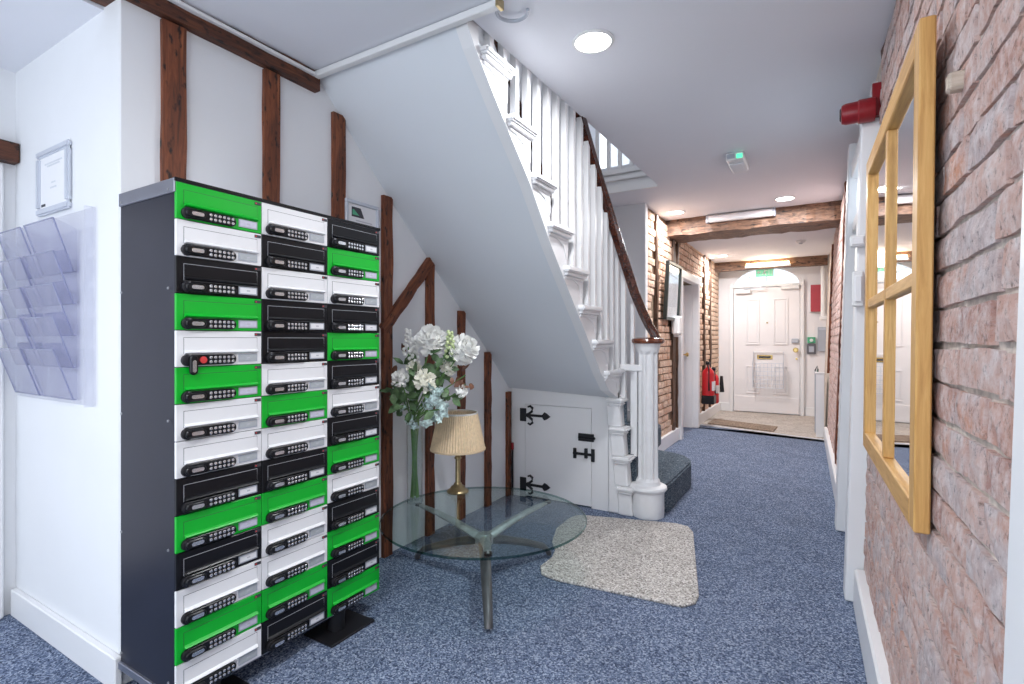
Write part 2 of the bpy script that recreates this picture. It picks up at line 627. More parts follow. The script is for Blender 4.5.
# white surface trunking on the ceiling and along the top plate
t = thing('cable_trunking', 'thin white cable trunking along the ceiling above the sloping stair underside', 'trunking', (-1.55, 1.63, 2.447))
MB().box(-.50, .52, -.015, .015, -.012, .016).obj('trunking_run', 'plastic_white', t, bevel=.003)
MB().box(-.50, -.47, -.72, -.015, -.012, .002).obj('trunking_run', 'plastic_white', t, bevel=.003)
MB().box(.52, .535, -.02, .02, -.016, .02).obj('end_cap', 'brass', t, bevel=.002)
pts = [(.06 * math.cos(a), .06 * math.sin(a), -.008) for a in [math.radians(20 + 15 * k) for k in range(15)]]
mb = MB().tube(pts, .007, 8)
o = tag(mb.obj('cable_loop', 'grey_metal', None, (-1.01, 1.70, 2.462), smooth=True), 'curved grey cable loop hanging at the end of the ceiling trunking', 'cable')

# ------------------------------------------------------------------ right wall (leans out and runs slightly askew)
WR = struct(put('wall_right', MB().box(.006, .30, -1.3, 2.90, 0, 2.62).box(.006, .30, 3.90, 9.6, 0, 2.62).box(.006, .30, 2.90, 3.90, 2.25, 2.62).mesh('wall_right', 'mortar', bevel=.0), None, (.222, 0, 0), (0, .030, .020)), 'rough pinkish brick wall of the hall')


def brick_mesh(L, h, d, seed, nx=4, nz=2, amp=.0035):
    """rough-faced brick: front face (x = -d) gridded and uneven, edges worn; 30-odd triangles"""
    r = random.Random(seed)
    vs = []
    for i in range(nx + 1):
        for j in range(nz + 1):
            u, w = i / nx, j / nz
            edge = (i in (0, nx)) or (j in (0, nz))
            y = (u - .5) * L + r.uniform(-amp, amp) * .7
            z = (w - .5) * h + r.uniform(-amp, amp) * .7
            x = -d + (r.uniform(.002, .0055) if edge else r.uniform(-.0015, .0015))
            vs.append((x, y, z))
    fs = []
    for i in range(nx):
        for j in range(nz):
            a = i * (nz + 1) + j
            fs.append((a, a + nz + 1, a + nz + 2, a + 1))
    ring = [i * (nz + 1) for i in range(nx + 1)] + [nx * (nz + 1) + j for j in range(1, nz + 1)] + [i * (nz + 1) + nz for i in range(nx - 1, -1, -1)] + [j for j in range(nz - 1, 0, -1)]
    k = len(vs)
    for q in ring:
        vs.append((.01, vs[q][1], vs[q][2]))
    n = len(ring)
    for q in range(n):
        fs.append((ring[q], ring[(q + 1) % n], k + (q + 1) % n, k + q))
    return vs, fs


def bricks(parent, xface, y0, y1, z0, z1, course, Ls, matname, depth, holes=(), limit=300, sort=None, seed=1, flip=False, joint=.012, slope=0.):
    rnd = random.Random(seed)
    kinds = {}
    for L in Ls:
        kinds[L] = []
        for k in range(5):
            vs, fs = brick_mesh(L - joint, course - joint, depth, seed * 100 + k + int(L * 1000))
            mbx = MB().add(vs, fs)
            kinds[L].append((mbx, mbx.mesh('brick', matname)))
    spots = []
    z = z0
    row = 0
    while z + course <= z1 + .02:
        y = y0
        first = True
        while y < y1 - .02:
            L = rnd.choice(Ls)
            Le = L * (rnd.uniform(.4, 1) if first else 1)
            first = False
            if y1 - (y + Le) < .06:
                Le = y1 - y
            yc = y + Le / 2
            y += Le
            zz = z + course / 2
            if any(a < yc + Le * .3 and yc - Le * .3 < b and c < zz < d for a, b, c, d in holes):
                continue
            spots.append((yc, zz + rnd.uniform(-.003, .003), L, rnd.randrange(5), rnd.uniform(-.0025, .0025), rnd.uniform(-.008, .008), Le / L))
        z += course
        row += 1
    if sort:
        spots.sort(key=sort)
    rest = MB()
    for i, (yc, zz, L, k, dx, rt, sy) in enumerate(spots):
        if i < limit:
            put('brick', kinds[L][k][1], parent, (xface + dx, yc, zz), (rt, 0, PI if flip else 0), (1, sy, 1))
        else:
            src = kinds[L][k][0]
            sx = -1 if flip else 1
            rest.add([(p[0] * sx + xface + dx, p[1] * sy + yc, p[2] + zz) for p in src.v], src.f)
    if rest.v:
        o = rest.obj('brick_remainder', matname, parent)
        o['kind'] = 'stuff'
    return len(spots)


nb = bricks(WR, .012, .91, 2.82, .15, 2.50, .080, (.235, .235, .115, .20), 'brick_right', .018, limit=300, seed=3)
nf = bricks(WR, .012, 3.98, 7.30, .12, 2.55, .080, (.235, .235, .12), 'brick_right', .018, limit=0, seed=4)
struct(MB().box(-.038, .022, .89, 2.80, 0, .17).obj('baseboard_right', 'gloss_white', WR, bevel=.008))
struct(MB().box(-.038, .022, 3.98, 7.32, 0, .15).obj('baseboard_right_far', 'gloss_white', WR, bevel=.008))
rough_timber(1.55, .07, .07, 'Z', .006, 14, 91).obj('timber_post', 'oak_old', WR, (.01, 7.34, .80))
rough_timber(2.4, .07, .06, 'Z', .006, 14, 92).obj('timber_post', 'oak_old', WR, (.02, 5.2, .15))
# timber plate along the top of the bricks
rough_timber(1.9, .06, .08, 'Y', .01, 16, 93).obj('timber_plate', 'oak_old_y', WR, (.03, .93, 2.475))

# near white door casing at the right edge
struct(MB().box(-.022, .05, .60, .912, 0, 2.5).obj('trim_3', 'gloss_white', WR, bevel=.006), 'white door casing at the right edge of the view')

# white doorway in the right wall: two deep posts, head, transom, recessed door
d2 = struct(put('door_2', MB().box(.085, .125, 2.90, 3.90, .005, 1.90).mesh('door_2', 'door_white'), WR), 'recessed white door between deep white posts on the right')
mb = MB().box(-.068, .13, 2.83, 2.95, 0, 2.29)
mb.obj('door_post', 'gloss_white', d2, bevel=.006)
mb = MB().box(-.061, .13, 3.84, 3.98, 0, 2.42)
mb.obj('door_post', 'gloss_white', d2, bevel=.006)
MB().box(-.045, .13, 2.95, 3.84, 2.20, 2.29).obj('door_head', 'gloss_white', d2, bevel=.006)
MB().box(-.03, .13, 2.95, 3.84, 1.86, 1.93).obj('transom_bar', 'gloss_white', d2, bevel=.006)
MB().box(.09, .096, 2.90, 3.90, 1.92, 2.25).obj('transom_pane', 'pane_glass', d2)
for z0, z1 in ((.18, .80), (.98, 1.72)):
    for y0, y1 in ((3.05, 3.34), (3.45, 3.74)):
        MB().box(.077, .086, y0, y1, z0, z1).obj('door_panel', 'door_white', d2, bevel=.006)
MB().lathe([(.012, .085), (.012, .05), (.028, .04), (.030, .025), (.02, .015)], (0, 3.03, .95), 14, 'X').obj('door_knob', 'brass_bright', d2, smooth=True)
mb = MB().box(-.015, .03, 3.05, 3.75, 2.29, 2.45)
mb.obj('overpanel', 'gloss_white', d2)

# ------------------------------------------------------------------ left brick wall of the corridor
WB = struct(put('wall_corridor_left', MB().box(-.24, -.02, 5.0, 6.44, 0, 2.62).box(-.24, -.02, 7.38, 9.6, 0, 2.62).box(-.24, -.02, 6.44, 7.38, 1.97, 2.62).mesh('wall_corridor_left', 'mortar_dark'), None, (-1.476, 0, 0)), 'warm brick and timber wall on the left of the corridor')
tim = [(5.44, .06), (6.17, .11), (6.36, .05), (8.05, .06), (8.55, .06)]
hl = [(6.33, 7.46, 0, 2.06)] + [(a - w / 2, a + w / 2, 0, 2.7) for a, w in tim]
bricks(WB, -.02, 5.05, 9.36, .14, 2.50, .076, (.225, .115, .17), 'brick_left', .022, holes=hl, limit=300, sort=lambda q: q[0], seed=8, flip=True, joint=.014)
for i, (a, w) in enumerate(tim):
    rough_timber(2.38, .06, w, 'Z', .006, 14, 60 + i).obj('timber_stud', 'oak_grey', WB, (-.015, a, .12))
struct(MB().box(-.03, .028, 5.0, 6.36, 0, .15).obj('baseboard_corridor', 'gloss_white', WB, bevel=.006))
struct(MB().box(-.03, .028, 7.46, 9.36, 0, .15).obj('baseboard_corridor', 'gloss_white', WB, bevel=.006))
struct(MB().box(-2.10, -1.455, 4.98, 5.06, 0, 2.55).obj('wall_stair_return', 'wall_white', bevel=.006), 'white wall closing the foot of the stairs')
# corridor door
d4 = struct(put('door_4', MB().box(-.17, -.13, 6.45, 7.36, 0, 1.95).mesh('door_4', 'door_white', bevel=.003), None, (-1.476, 0, 0)), 'white door set deep in the corridor brick wall')
MB().box(-.03, .055, 6.36, 6.45, 0, 2.02).obj('architrave', 'gloss_white', d4, bevel=.006)
MB().box(-.03, .055, 7.36, 7.46, 0, 2.02).obj('architrave', 'gloss_white', d4, bevel=.006)
MB().box(-.03, .06, 6.34, 7.48, 1.95, 2.05).obj('architrave', 'gloss_white', d4, bevel=.006)
MB().box(-.20, -.03, 7.35, 7.375, 0, 1.95).obj('door_lining', 'gloss_white', d4)
MB().box(-.20, -.03, 6.44, 6.46, 0, 1.95).obj('door_lining', 'gloss_white', d4)
for z0, z1 in ((.2, .75), (.95, 1.8)):
    for y0, y1 in ((6.56, 6.86), (6.95, 7.25)):
        MB().box(-.13, -.122, y0, y1, z0, z1).obj('door_panel', 'door_white', d4, bevel=.004)
MB().lathe([(.005, 0), (.012, .03), (.026, .04), (.03, .055), (.02, .07)], (-.13, 7.28, 1.0), 14, 'X').obj('door_knob', 'brass_bright', d4, smooth=True)

# ------------------------------------------------------------------ end wall with the front door
YE = 9.40
mb = MB().box(-1.9, -1.30, YE, YE + .2, 0, 2.6).box(-.215, .5, YE, YE + .2, 0, 2.6)
arch = [(-1.30, 2.6), (-1.30, 2.10)] + [(-.7575 - .47 * math.cos(PI * k / 20), 2.10 + .27 * math.sin(PI * k / 20)) for k in range(21)] + [(-.215, 2.10), (-.215, 2.6)]
mb.prism(arch, 'Y', YE, YE + .2)
we = struct(mb.obj('wall_end', 'door_white'), 'white end wall around the front door')
fan = put('fanlight_pane', MB().prism([(-.7575 - .47 * math.cos(PI * k / 20), 2.10 + .27 * math.sin(PI * k / 20)) for k in range(21)], 'Y', YE + .1, YE + .106).mesh('fanlight_pane', 'pane_glass'), we)
for k in (5, 10, 15):
    a = PI * k / 20
    MB().tube([(-.7575, YE + .1, 2.10), (-.7575 - .47 * math.cos(a), YE + .1, 2.10 + .27 * math.sin(a))], .009, 6).obj('fanlight_bar', 'gloss_white', we)
struct(MB().box(-1.476, -1.30, YE - .02, YE, 0, .14).box(-.2, .08, YE - .02, YE, 0, .14).obj('baseboard_end', 'gloss_white', we, bevel=.005))
D1 = struct(put('door_1', MB().box(-.485, .485, 0, .045, .01, 2.06).mesh('door_1', 'door_white', bevel=.004), None, (-.7585, YE - .03, 0)), 'white panelled front door at the end of the hall')
MB().box(-.545, -.490, -.02, .03, 0, 2.15).obj('door_jamb', 'gloss_white', D1, bevel=.005)
MB().box(.490, .545, -.02, .03, 0, 2.15).obj('door_jamb', 'gloss_white', D1, bevel=.005)
MB().box(-.545, .545, -.03, .03, 2.065, 2.11).box(-.545, .545, .046, .08, 2.03, 2.11).obj('door_head', 'gloss_white', D1, bevel=.004)  # rear box added to block outside light leaking over the leaf
MB().box(-.56, -.46, .046, .08, 0, 2.1).box(.46, .56, .046, .08, 0, 2.1).box(-.56, .56, .046, .08, 0, .03).obj('light_leak_block', 'gloss_white', D1)  # hidden strips added behind the leaf to stop light leaking round it


def framed_panel(parent, x0, x1, z0, z1, y=-.001):
    w = .022
    mb = MB()
    mb.box(x0, x1, y - .012, y, z0, z0 + w).box(x0, x1, y - .012, y, z1 - w, z1).box(x0, x0 + w, y - .012, y, z0 + w, z1 - w).box(x1 - w, x1, y - .012, y, z0 + w, z1 - w)
    o = mb.obj('door_panel', 'door_white', parent, bevel=.003)
    MB().box(x0 + .04, x1 - .04, y - .006, y, z0 + .04, z1 - .04).obj('raised_field', 'door_white', o, bevel=.004)


framed_panel(D1, -.30, -.09, 1.12, 1.87)
framed_panel(D1, .11, .32, 1.12, 1.87)
framed_panel(D1, -.30, -.09, .32, .78)
framed_panel(D1, .11, .32, .32, .78)
MB().box(-.47, .47, -.012, 0, .02, .27).obj('kick_board', 'door_white', D1, bevel=.003)
o = MB().box(-.13, .10, -.012, 0, .885, .955).obj('letter_plate', 'brass_bright', D1, bevel=.004)
MB().box(-.10, .07, -.016, -.012, .905, .935).obj('letter_slot', 'ink_dark', o)
MB().lathe([(.03, 0), (.03, -.008), (.012, -.012), (.012, -.04), (.034, -.05), (.04, -.07), (.025, -.09)], (.43, 0, 1.04), 16, 'Y').obj('door_knob', 'brass_bright', D1, smooth=True)
MB().box(.37, .47, -.03, 0, 1.15, 1.22).obj('night_latch', 'grey_metal', D1, bevel=.006)
MB().lathe([(.015, 0), (.015, -.02)], (.44, 0, .90), 12, 'Y').obj('keyhole_cover', 'brass_bright', D1)
MB().lathe([(.012, 0), (.012, -.01)], (.02, 0, 1.48), 12, 'Y').obj('door_viewer', 'brass_bright', D1)
MB().lathe([(.014, 0), (.014, -.012)], (.02, 0, 1.38), 12, 'Y').obj('door_viewer', 'gloss_white', D1)
cl = MB().box(-.45, -.22, -.07, 0, 1.965, 2.03).obj('door_closer', 'plastic_white', D1, bevel=.008)
MB().tube([(-.33, -.05, 2.035), (-.05, -.16, 2.05), (.0, -.02, 2.07)], .009, 6).obj('closer_arm', 'alu', cl)
MB().box(.22, .48, -.06, -.005, 2.01, 2.08).obj('door_contact', 'plastic_white', D1, bevel=.006)

# wire letter basket on the door
t = thing('wire_basket', 'white wire letter basket hung under the letter plate of the front door', 'basket', (-.72, YE - .11, .43))
mb = MB()
for k in range(9):
    x = -.22 + .055 * k
    mb.tube([(x, -.05, .0), (x, -.07, .40)], .004, 5)
    mb.tube([(x, .05, .0), (x, -.05, .0)], .004, 5)
for k in range(7):
    z = .0 + .066 * k
    mb.tube([(-.22, -.05 - .003 * k, z), (.22, -.05 - .003 * k, z)], .004, 5)
mb.obj('wire_mesh', 'alu', t)
for s in (-1, 1):
    mb = MB()
    for k in range(5):
        mb.tube([(s * .22, .05 - .024 * k, 0), (s * .22, .05 - .026 * k, .42 if k > 2 else .58)], .004, 5)
    for k in range(5):
        mb.tube([(s * .22, .05, .1 * k), (s * .22, -.06, .1 * k)], .004, 5)
    mb.obj('basket_side', 'alu', t)
MB().tube([(-.22, .05, .58), (.22, .05, .58)], .006, 6).obj('basket_rail', 'plastic_white', t)

# lower beam over the entrance and the lit strip on it
tag(rough_timber(1.62, .14, .14, 'X', .008, 14, 41).obj('entrance_beam', 'oak_beam', None, (-1.52, 9.02, 2.385)), 'oak beam just in front of the front door with a glowing strip lamp', 'beam')
t = thing('strip_lamp', 'glowing warm strip lamp fixed to the beam above the front door', 'light', (-.70, 8.93, 2.38))
MB().box(-.32, .32, -.035, .012, -.05, -.02).obj('lamp_base', 'plastic_white', t, bevel=.004)
MB().tube([(-.30, -.02, 0), (.30, -.02, 0)], .022, 10).obj('tube', 'strip_lit', t, smooth=True)
lamp('strip_lamp_light', 'POINT', (0, -.12, .0), 6, (1, .84, .66), .15, parent=t)

# exit sign
t = thing('exit_sign', 'green emergency exit sign hanging below the beam over the front door', 'sign', (-.765, 9.25, 2.22))
MB().box(-.13, .13, -.012, .012, .0, .145).obj('sign_panel', 'exit_green', t, bevel=.003)
y = -.0135
mb = MB()   # running figure, arrow, doorway
mb.lathe([(.013, 0), (.013, -.001)], (-.0, y, .118), 10, 'Y')
mb.prism([(-.005, .10), (.018, .103), (.005, .062), (-.015, .060)], 'Y', y - .001, y)
mb.prism([(-.015, .064), (.002, .066), (.022, .045), (.018, .020), (.008, .022), (.010, .042)], 'Y', y - .001, y)
mb.prism([(-.015, .066), (-.002, .060), (-.022, .036), (-.045, .034), (-.045, .044), (-.026, .046)], 'Y', y - .001, y)
mb.prism([(.014, .100), (.034, .084), (.042, .092), (.030, .100)], 'Y', y - .001, y)
mb.obj('running_figure', 'paper', t)
mb = MB().prism([(-.115, .072), (-.085, .098), (-.085, .08), (-.06, .08), (-.06, .064), (-.085, .064), (-.085, .046)], 'Y', y - .001, y)
mb.obj('arrow', 'paper', t)
mb = MB().box(.058, .115, y - .001, y, .12, .128).box(.058, .066, y - .001, y, .02, .12).box(.107, .115, y - .001, y, .02, .12)
mb.obj('doorway_symbol', 'paper', t)
MB().box(-.10, -.09, -.004, .004, .145, .236).box(.09, .10, -.004, .004, .145, .236).obj('hanger', 'alu', t)

# fittings right of the front door
t = thing('fire_notice_box', 'tall red sign box on the white wall right of the front door', 'sign', (-.05, YE - .03, 1.64))
MB().box(-.075, .075, -.03, .03, 0, .42).obj('red_box', 'red_sign', t, bevel=.004)
MB().box(-.088, .088, .0, .03, -.012, .432).obj('sign_edge', 'plastic_white', t, bevel=.003)
t = thing('grey_cover', 'grey metal cover plate on the wall under the red sign box', 'panel', (.03, YE - .012, 1.02))
MB().box(-.06, .06, -.02, .012, 0, .38).obj('cover', 'grey_metal', t, bevel=.004)
MB().box(-.05, .05, -.026, -.02, .34, .36).obj('hinge', 'alu', t)
t = thing('entry_keypad', 'dark door release unit with green top beside the front door', 'keypad', (-.115, YE - .01, .98))
MB().box(-.06, .06, -.03, .01, 0, .16).obj('keypad_body', 'grey_dark', t, bevel=.006)
MB().box(-.055, .055, -.03, .01, .17, .265).obj('release_button_plate', 'green_sign', t, bevel=.004)
MB().lathe([(.025, 0), (.022, -.012)], (0, -.03, .215), 14, 'Y').obj('release_button', 'plastic_white', t)
MB().box(-.035, .035, -.034, -.03, .03, .12).obj('screen', 'grey_metal', t, bevel=.002)
t = thing('wall_pipe', 'white vertical pipe in the corner beside the red sign box', 'pipe', (.045, 9.2, 0))
MB().tube([(0, 0, 1.55), (0, 0, 2.45)], .035, 12).obj('pipe_run', 'plastic_white', t, smooth=True)
MB().box(-.05, .05, -.05, .05, 1.5, 1.56).obj('pipe_collar', 'plastic_white', t, bevel=.01)
t = thing('boxed_pipe', 'low white boxed-in column at the end of the right brick wall', 'column', (.0, 7.46, 0))
MB().box(-.045, .045, -.06, .09, 0, .78).obj('casing', 'gloss_white', t, bevel=.006)
MB().box(-.055, .05, -.07, .10, .78, .80).obj('casing_top', 'gloss_white', t, bevel=.005)
t = thing('folded_sign_board', 'dark green folded board leaning in the corner by the front door', 'board', (-.02, 8.0, .004))
MB().box(-.015, .005, -.25, .25, 0, .80).obj('board', 'green_dark', t, bevel=.003)
MB().box(-.04, -.025, -.25, .25, 0, .80).obj('board', 'grey_metal', t, bevel=.003)
MB().tube([(-.035, -.25, .8), (-.01, -.25, .86), (.0, -.25, .8)], .008, 6).obj('handle', 'steel_dark', t)

# door mat
mb = MB().hexa([(-1.38, 7.78, .004), (-.52, 7.50, .004), (-.50, 7.95, .004), (-1.36, 8.25, .004), (-1.38, 7.78, .018), (-.52, 7.50, .018), (-.50, 7.95, .018), (-1.36, 8.25, .018)])
tag(mb.obj('door_mat', 'coir'), 'brown coir door mat on the pale floor inside the front door', 'mat')

# ------------------------------------------------------------------ corridor ceiling beam
tag(rough_timber(1.75, .46, .20, 'X', .014, 22, 44).obj('ceiling_beam', 'oak_beam', None, (-1.55, 6.14, 2.465)), 'heavy weathered oak beam crossing the corridor ceiling', 'beam')
t = thing('strip_light', 'long unlit white strip light on the front of the heavy ceiling beam', 'light', (-.72, 5.875, 2.505))
t.rotation_euler = (0, 0, 0)
MB().box(-.33, .33, -.03, .03, -.045, .03).obj('fitting', 'plastic_white', t, bevel=.008)
MB().box(-.30, .30, -.036, -.028, -.035, .02).obj('cover_strip', 'paper', t, bevel=.004)
MB().box(-.335, -.31, -.036, .03, -.05, .034).obj('end_cap', 'grey_metal', t, bevel=.004)
MB().box(.31, .335, -.036, .03, -.05, .034).obj('end_cap', 'grey_metal', t, bevel=.004)


def downlight(x, y, z, r, label, power, color=(.95, .97, 1)):
    t = thing('downlight', label, 'light', (x, y, z), group='round ceiling downlights')
    MB().lathe([(r, 0), (r * 1.18, -.001), (r * 1.2, -.006), (r * 1.02, -.009), (r, -.004)], n=32, cap=False).obj('trim_ring', 'plastic_white', t, smooth=True)
    MB().lathe([(r * 1.01, -.002), (r * 1.0, -.006), (r * .6, -.008)], n=32).obj('diffuser', 'diffuser', t)
    lamp('downlight_lamp', 'AREA', (0, 0, -.02), power, color, r * 2, parent=t)
    return t


downlight(-.833, 2.079, zc(2.08), .075, 'largest round downlight, on the ceiling beside the stair balustrade', 12)
downlight(-1.296, 5.54, zc(5.54), .075, 'round downlight in front of the heavy beam, near the left brick wall', 15)
downlight(-.284, 5.52, zc(5.52), .075, 'round downlight in front of the heavy beam, towards the right wall', 15)
downlight(-1.25, 8.2, 2.455, .075, 'small round downlight beyond the heavy beam, by the left brick wall', 22)
lamp('rear_fill_light', 'AREA', (-.6, -.25, 2.40), 16, (.95, .97, 1), .15)  # added fill light behind the camera, no fitting modelled
t = thing('smoke_detector', 'small white smoke detector on the ceiling beyond the heavy beam', 'detector', (-.21, 7.47, 2.455))
MB().lathe([(.055, 0), (.055, -.02), (.04, -.035)], n=20).obj('detector_base', 'plastic_white', t, smooth=True)
MB().lathe([(.025, -.035), (.02, -.045)], n=16).obj('detector_head', 'grey_metal', t, smooth=True)
t = thing('emergency_light', 'small white emergency light with a green indicator on the hall ceiling', 'light', (-.51, 4.03, zc(4.0)))
MB().box(-.06, .06, -.14, .18, -.055, 0).obj('housing', 'plastic_white', t, bevel=.01)
MB().box(-.048, .048, -.06, .17, -.068, -.055).obj('lens', 'paper', t, bevel=.006)
MB().box(-.05, .0, -.146, -.138, -.045, -.015).obj('label_plate', 'grey_metal', t)
MB().box(.012, .05, -.147, -.138, -.05, -.022).obj('indicator', 'led_green', t)

# ------------------------------------------------------------------ staircase
XS = -1.20
stair = thing('staircase', 'white painted staircase with carved tread ends rising towards us over a sloping soffit', 'staircase', (-1.2, 3.4, 0))
OX, OY = -1.2, 3.4


def loc(mb):
    mb.v = [(a - OX, b - OY, c) for a, b, c in mb.v]
    return mb


RISE = .2


def nose(k):
    return 2.19 + .213 * (11 - k)


SOFS = [(-1.2, 1.66, 2.45), (-1.2, 1.711, 2.385), (-1.2, 1.903, 2.2), (-1.2, 2.168, 1.96), (-1.2, 2.403, 1.69), (-1.205, 2.652, 1.445), (-1.212, 2.882, 1.222), (-1.23, 3.111, .99), (-1.245, 3.255, .87), (-1.265, 3.45, .80)]
# soffit: sloping underside from the plaster wall to the string
mb = MB()
rows = [(-2.09, 1.64, 2.49, -1.2, 1.70, 2.535)]
ys = [1.711, 1.903, 2.168, 2.403, 2.652, 2.882, 3.111, 3.255, 3.45]


def soff_s(y):
    for (xa, a, b), (xc, c, d) in zip(SOFS, SOFS[1:]):
        if y <= c:
            u = (y - a) / (c - a)
            return xa + (xc - xa) * u, b + (d - b) * u
    return SOFS[-1][0], SOFS[-1][2]


vs = []
ys = [1.66] + ys
n = len(ys)
for y in ys:
    xs, zs = soff_s(y)
    zw = soff_w(y)
    for q in range(7):
        u = q / 6
        vs.append((-2.09 + (xs + 2.09) * u, y, zw + (zs - zw) * u))
vs += [(p[0], p[1] + .03, p[2] + .05) for p in vs]
fs = []
for i in range(n - 1):
    for q in range(6):
        a = i * 7 + q
        fs.append((a, a + 1, a + 8, a + 7))
        fs.append((a + n * 7 + 7, a + n * 7 + 8, a + n * 7 + 1, a + n * 7))
for i in range(n - 1):
    for q in (0, 6):
        a = i * 7 + q
        fs.append((a, a + 7, a + 7 + n * 7, a + n * 7))
loc(MB().add(vs, fs)).obj('soffit', 'soffit_white', stair, smooth=True)
# string: stepped side panel
def low_z(y):
    return soff_s(y)[1] - .004


LOWY = [q[1] for q in SOFS]
for k in range(5, 13):      # one stepped panel per tread, meeting edge to edge
    ya, yb = max(nose(k + 1) - .015, 1.66), nose(k) - .015
    if k == 12:
        ya = 1.74
    yl = [ya] + [q for q in LOWY if ya < q < yb] + [yb]
    poly = [(q, min(low_z(q), k * RISE - .03)) for q in yl] + [(yb, k * RISE - .002), (ya, k * RISE - .002)]
    loc(MB().prism(poly, 'X', XS - .05, XS + .007)).obj('string_panel', 'gloss_white', stair)
loc(MB().prism([(1.662, low_z(1.662)), (1.711, low_z(1.711)), (1.74, low_z(1.74)), (1.74, 2.62), (1.662, 2.62)], 'X', XS - .05, XS + .007)).obj('string_panel', 'gloss_white', stair)
loc(MB().prism([(nose(5) - .015, .80), (3.43, .78), (3.43, .98), (nose(5) - .015, .98)], 'X', XS - .05, XS + .007)).obj('string_panel', 'gloss_white', stair)
# treads, risers, moulded tread ends
for k in range(5, 14):
    ny, z = nose(k), k * RISE
    yw = nose(k + 1)
    while k < 13 and soff_w(yw) + .06 > z - .025:
        yw += .01
    ye = nose(k + 1)
    q = [(-2.08, yw), (XS + .005, ye), (XS + .005, ny), (-2.08, ny)]
    loc(MB().prism(q, 'Z', z - .025, z)).obj('tread', 'stair_carpet', stair, bevel=.006)
    bw = max(z - RISE + .07, soff_w(ny - .03) + .07)
    be = max(z - RISE + .07, soff_s(ny - .03)[1] + .07)
    loc(MB().hexa([(-2.08, ny - .03, bw), (XS - .005, ny - .03, be), (XS - .005, ny - .015, be), (-2.08, ny - .015, bw), (-2.08, ny - .03, z - .025), (XS - .005, ny - .03, z - .025), (XS - .005, ny - .015, z - .025), (-2.08, ny - .015, z - .025)])).obj('riser', 'stair_carpet', stair)
    if k <= 12:
        # back end of the moulding follows the soffit edge
        yb = 1.68
        for (xa, a, b), (xc, c, d) in zip(SOFS, SOFS[1:]):
            if d <= z - .04 <= b:
                yb = a + (b - (z - .04)) / (b - d) * (c - a)
        yb = max(yb + .012, 1.70)
        mb = MB().box(XS - .01, XS + .045, yb, ny + .012, z - .028, z + .002)
        te = loc(mb).obj('tread_end', 'gloss_white', stair, bevel=.008, seg=2)
        mb = MB().box(XS - .01, XS + .030, yb + .012, ny - .004, z - .048, z - .028).box(XS - .01, XS + .016, yb + .02, ny - .016, z - .064, z - .048)
        loc(mb).obj('cove_moulding', 'gloss_white', te, bevel=.004).location = (0, 0, 0)
        # scroll bracket under the nosing
        q = [(ny - .016, z - .064), (ny - .016, z - .15), (ny - .03, z - .165), (ny - .055, z - .12), (ny - .075, z - .09), (ny - .12, z - .075), (ny - .16, z - .064)]
        loc(MB().prism(q, 'X', XS - .005, XS + .012)).obj('scroll_bracket', 'gloss_white', te, bevel=.002)
# winding tread ends at the foot, stacked in front of the newel
for k, x in ((4, -1.215), (3, -1.19), (2, -1.165), (1, -1.135)):
    z = k * RISE
    te = loc(MB().box(x - .07, x + .065, 3.40, 3.54, z - .03, z)).obj('tread_end', 'old_gloss', stair, bevel=.012, seg=2)
    loc(MB().box(x - .055, x + .045, 3.415, 3.525, z - .055, z - .03)).obj('cove_moulding', 'old_gloss', te, bevel=.01)
mb = MB()
for k, x in ((4, -1.215), (3, -1.19), (2, -1.165), (1, -1.135)):
    z = k * RISE
    mb.hexa([(x - .055, 3.43, z - .2), (x + .045, 3.43, z - .2), (x + .04, 3.53, z - .2), (x - .06, 3.53, z - .2), (x - .065, 3.43, z - .05), (x + .03, 3.43, z - .05), (x + .03, 3.53, z - .05), (x - .07, 3.53, z - .05)])
loc(mb).obj('string_foot', 'old_gloss', stair, bevel=.008)
loc(MB().prism([(-1.27, 0), (-1.10, 0), (-1.12, .10), (-1.17, .28), (-1.20, .5), (-1.225, .85), (-1.27, .85)], 'Y', 3.44, 3.52)).obj('string_foot', 'old_gloss', stair, bevel=.01)
# winders
NX, NY = -1.014, 3.53


def winder(k, pts):
    loc(MB().prism(pts, 'Z', (k - 1) * RISE, k * RISE)).obj('winder_step', 'stair_carpet', stair, bevel=.012, seg=2)


winder(1, [(-2.05, 3.56), (-.96, 3.56), (-.915, 3.60), (-.90, 3.70), (-.90, 4.36), (-.93, 4.50), (-1.0, 4.62), (-1.12, 4.70), (-1.40, 4.78), (-1.44, 4.97), (-2.05, 4.97)])
winder(2, [(-2.05, 3.54), (-1.10, 3.54), (-1.16, 3.75), (-1.30, 4.97), (-2.05, 4.97)])
winder(3, [(-2.05, 3.53), (-1.13, 3.53), (-1.30, 3.72), (-1.80, 4.97), (-2.05, 4.97)])
winder(4, [(-2.05, 3.52), (-1.15, 3.52), (-1.35, 3.66), (-2.05, 4.4)])
# balusters (unit stick scaled to its length)
bal = MB().box(-.015, .015, -.015, .015, 0, 1).mesh('baluster', 'gloss_white')


def railz(y):
    if y < 3.11:
        return 2.509 - 1.0 * (y - 2.79)
    return 2.19 - 1.0 * (y - 3.11)


for k in range(5, 13):
    for q, dy in enumerate((.04, .149)):
        y = nose(k) - dy
        top = railz(y) - .02
        put('baluster', bal, stair, (XS + .0 - OX, y - OY, k * RISE), scale=(1, 1, top - k * RISE))
put('baluster', bal, stair, (-1.175 - OX, 3.50 - OY, .8), scale=(1, 1, 1.0))
put('baluster', bal, stair, (-1.13 - OX, 3.56 - OY, .4), scale=(.8, .8, 1.05))
put('baluster', bal, stair, (-1.09 - OX, 3.50 - OY, .4), scale=(.7, .7, .62))
loc(MB().box(-1.22, NX - .02, 3.475, 3.515, .985, 1.03)).obj('stub_rail', 'gloss_white', stair, bevel=.006)
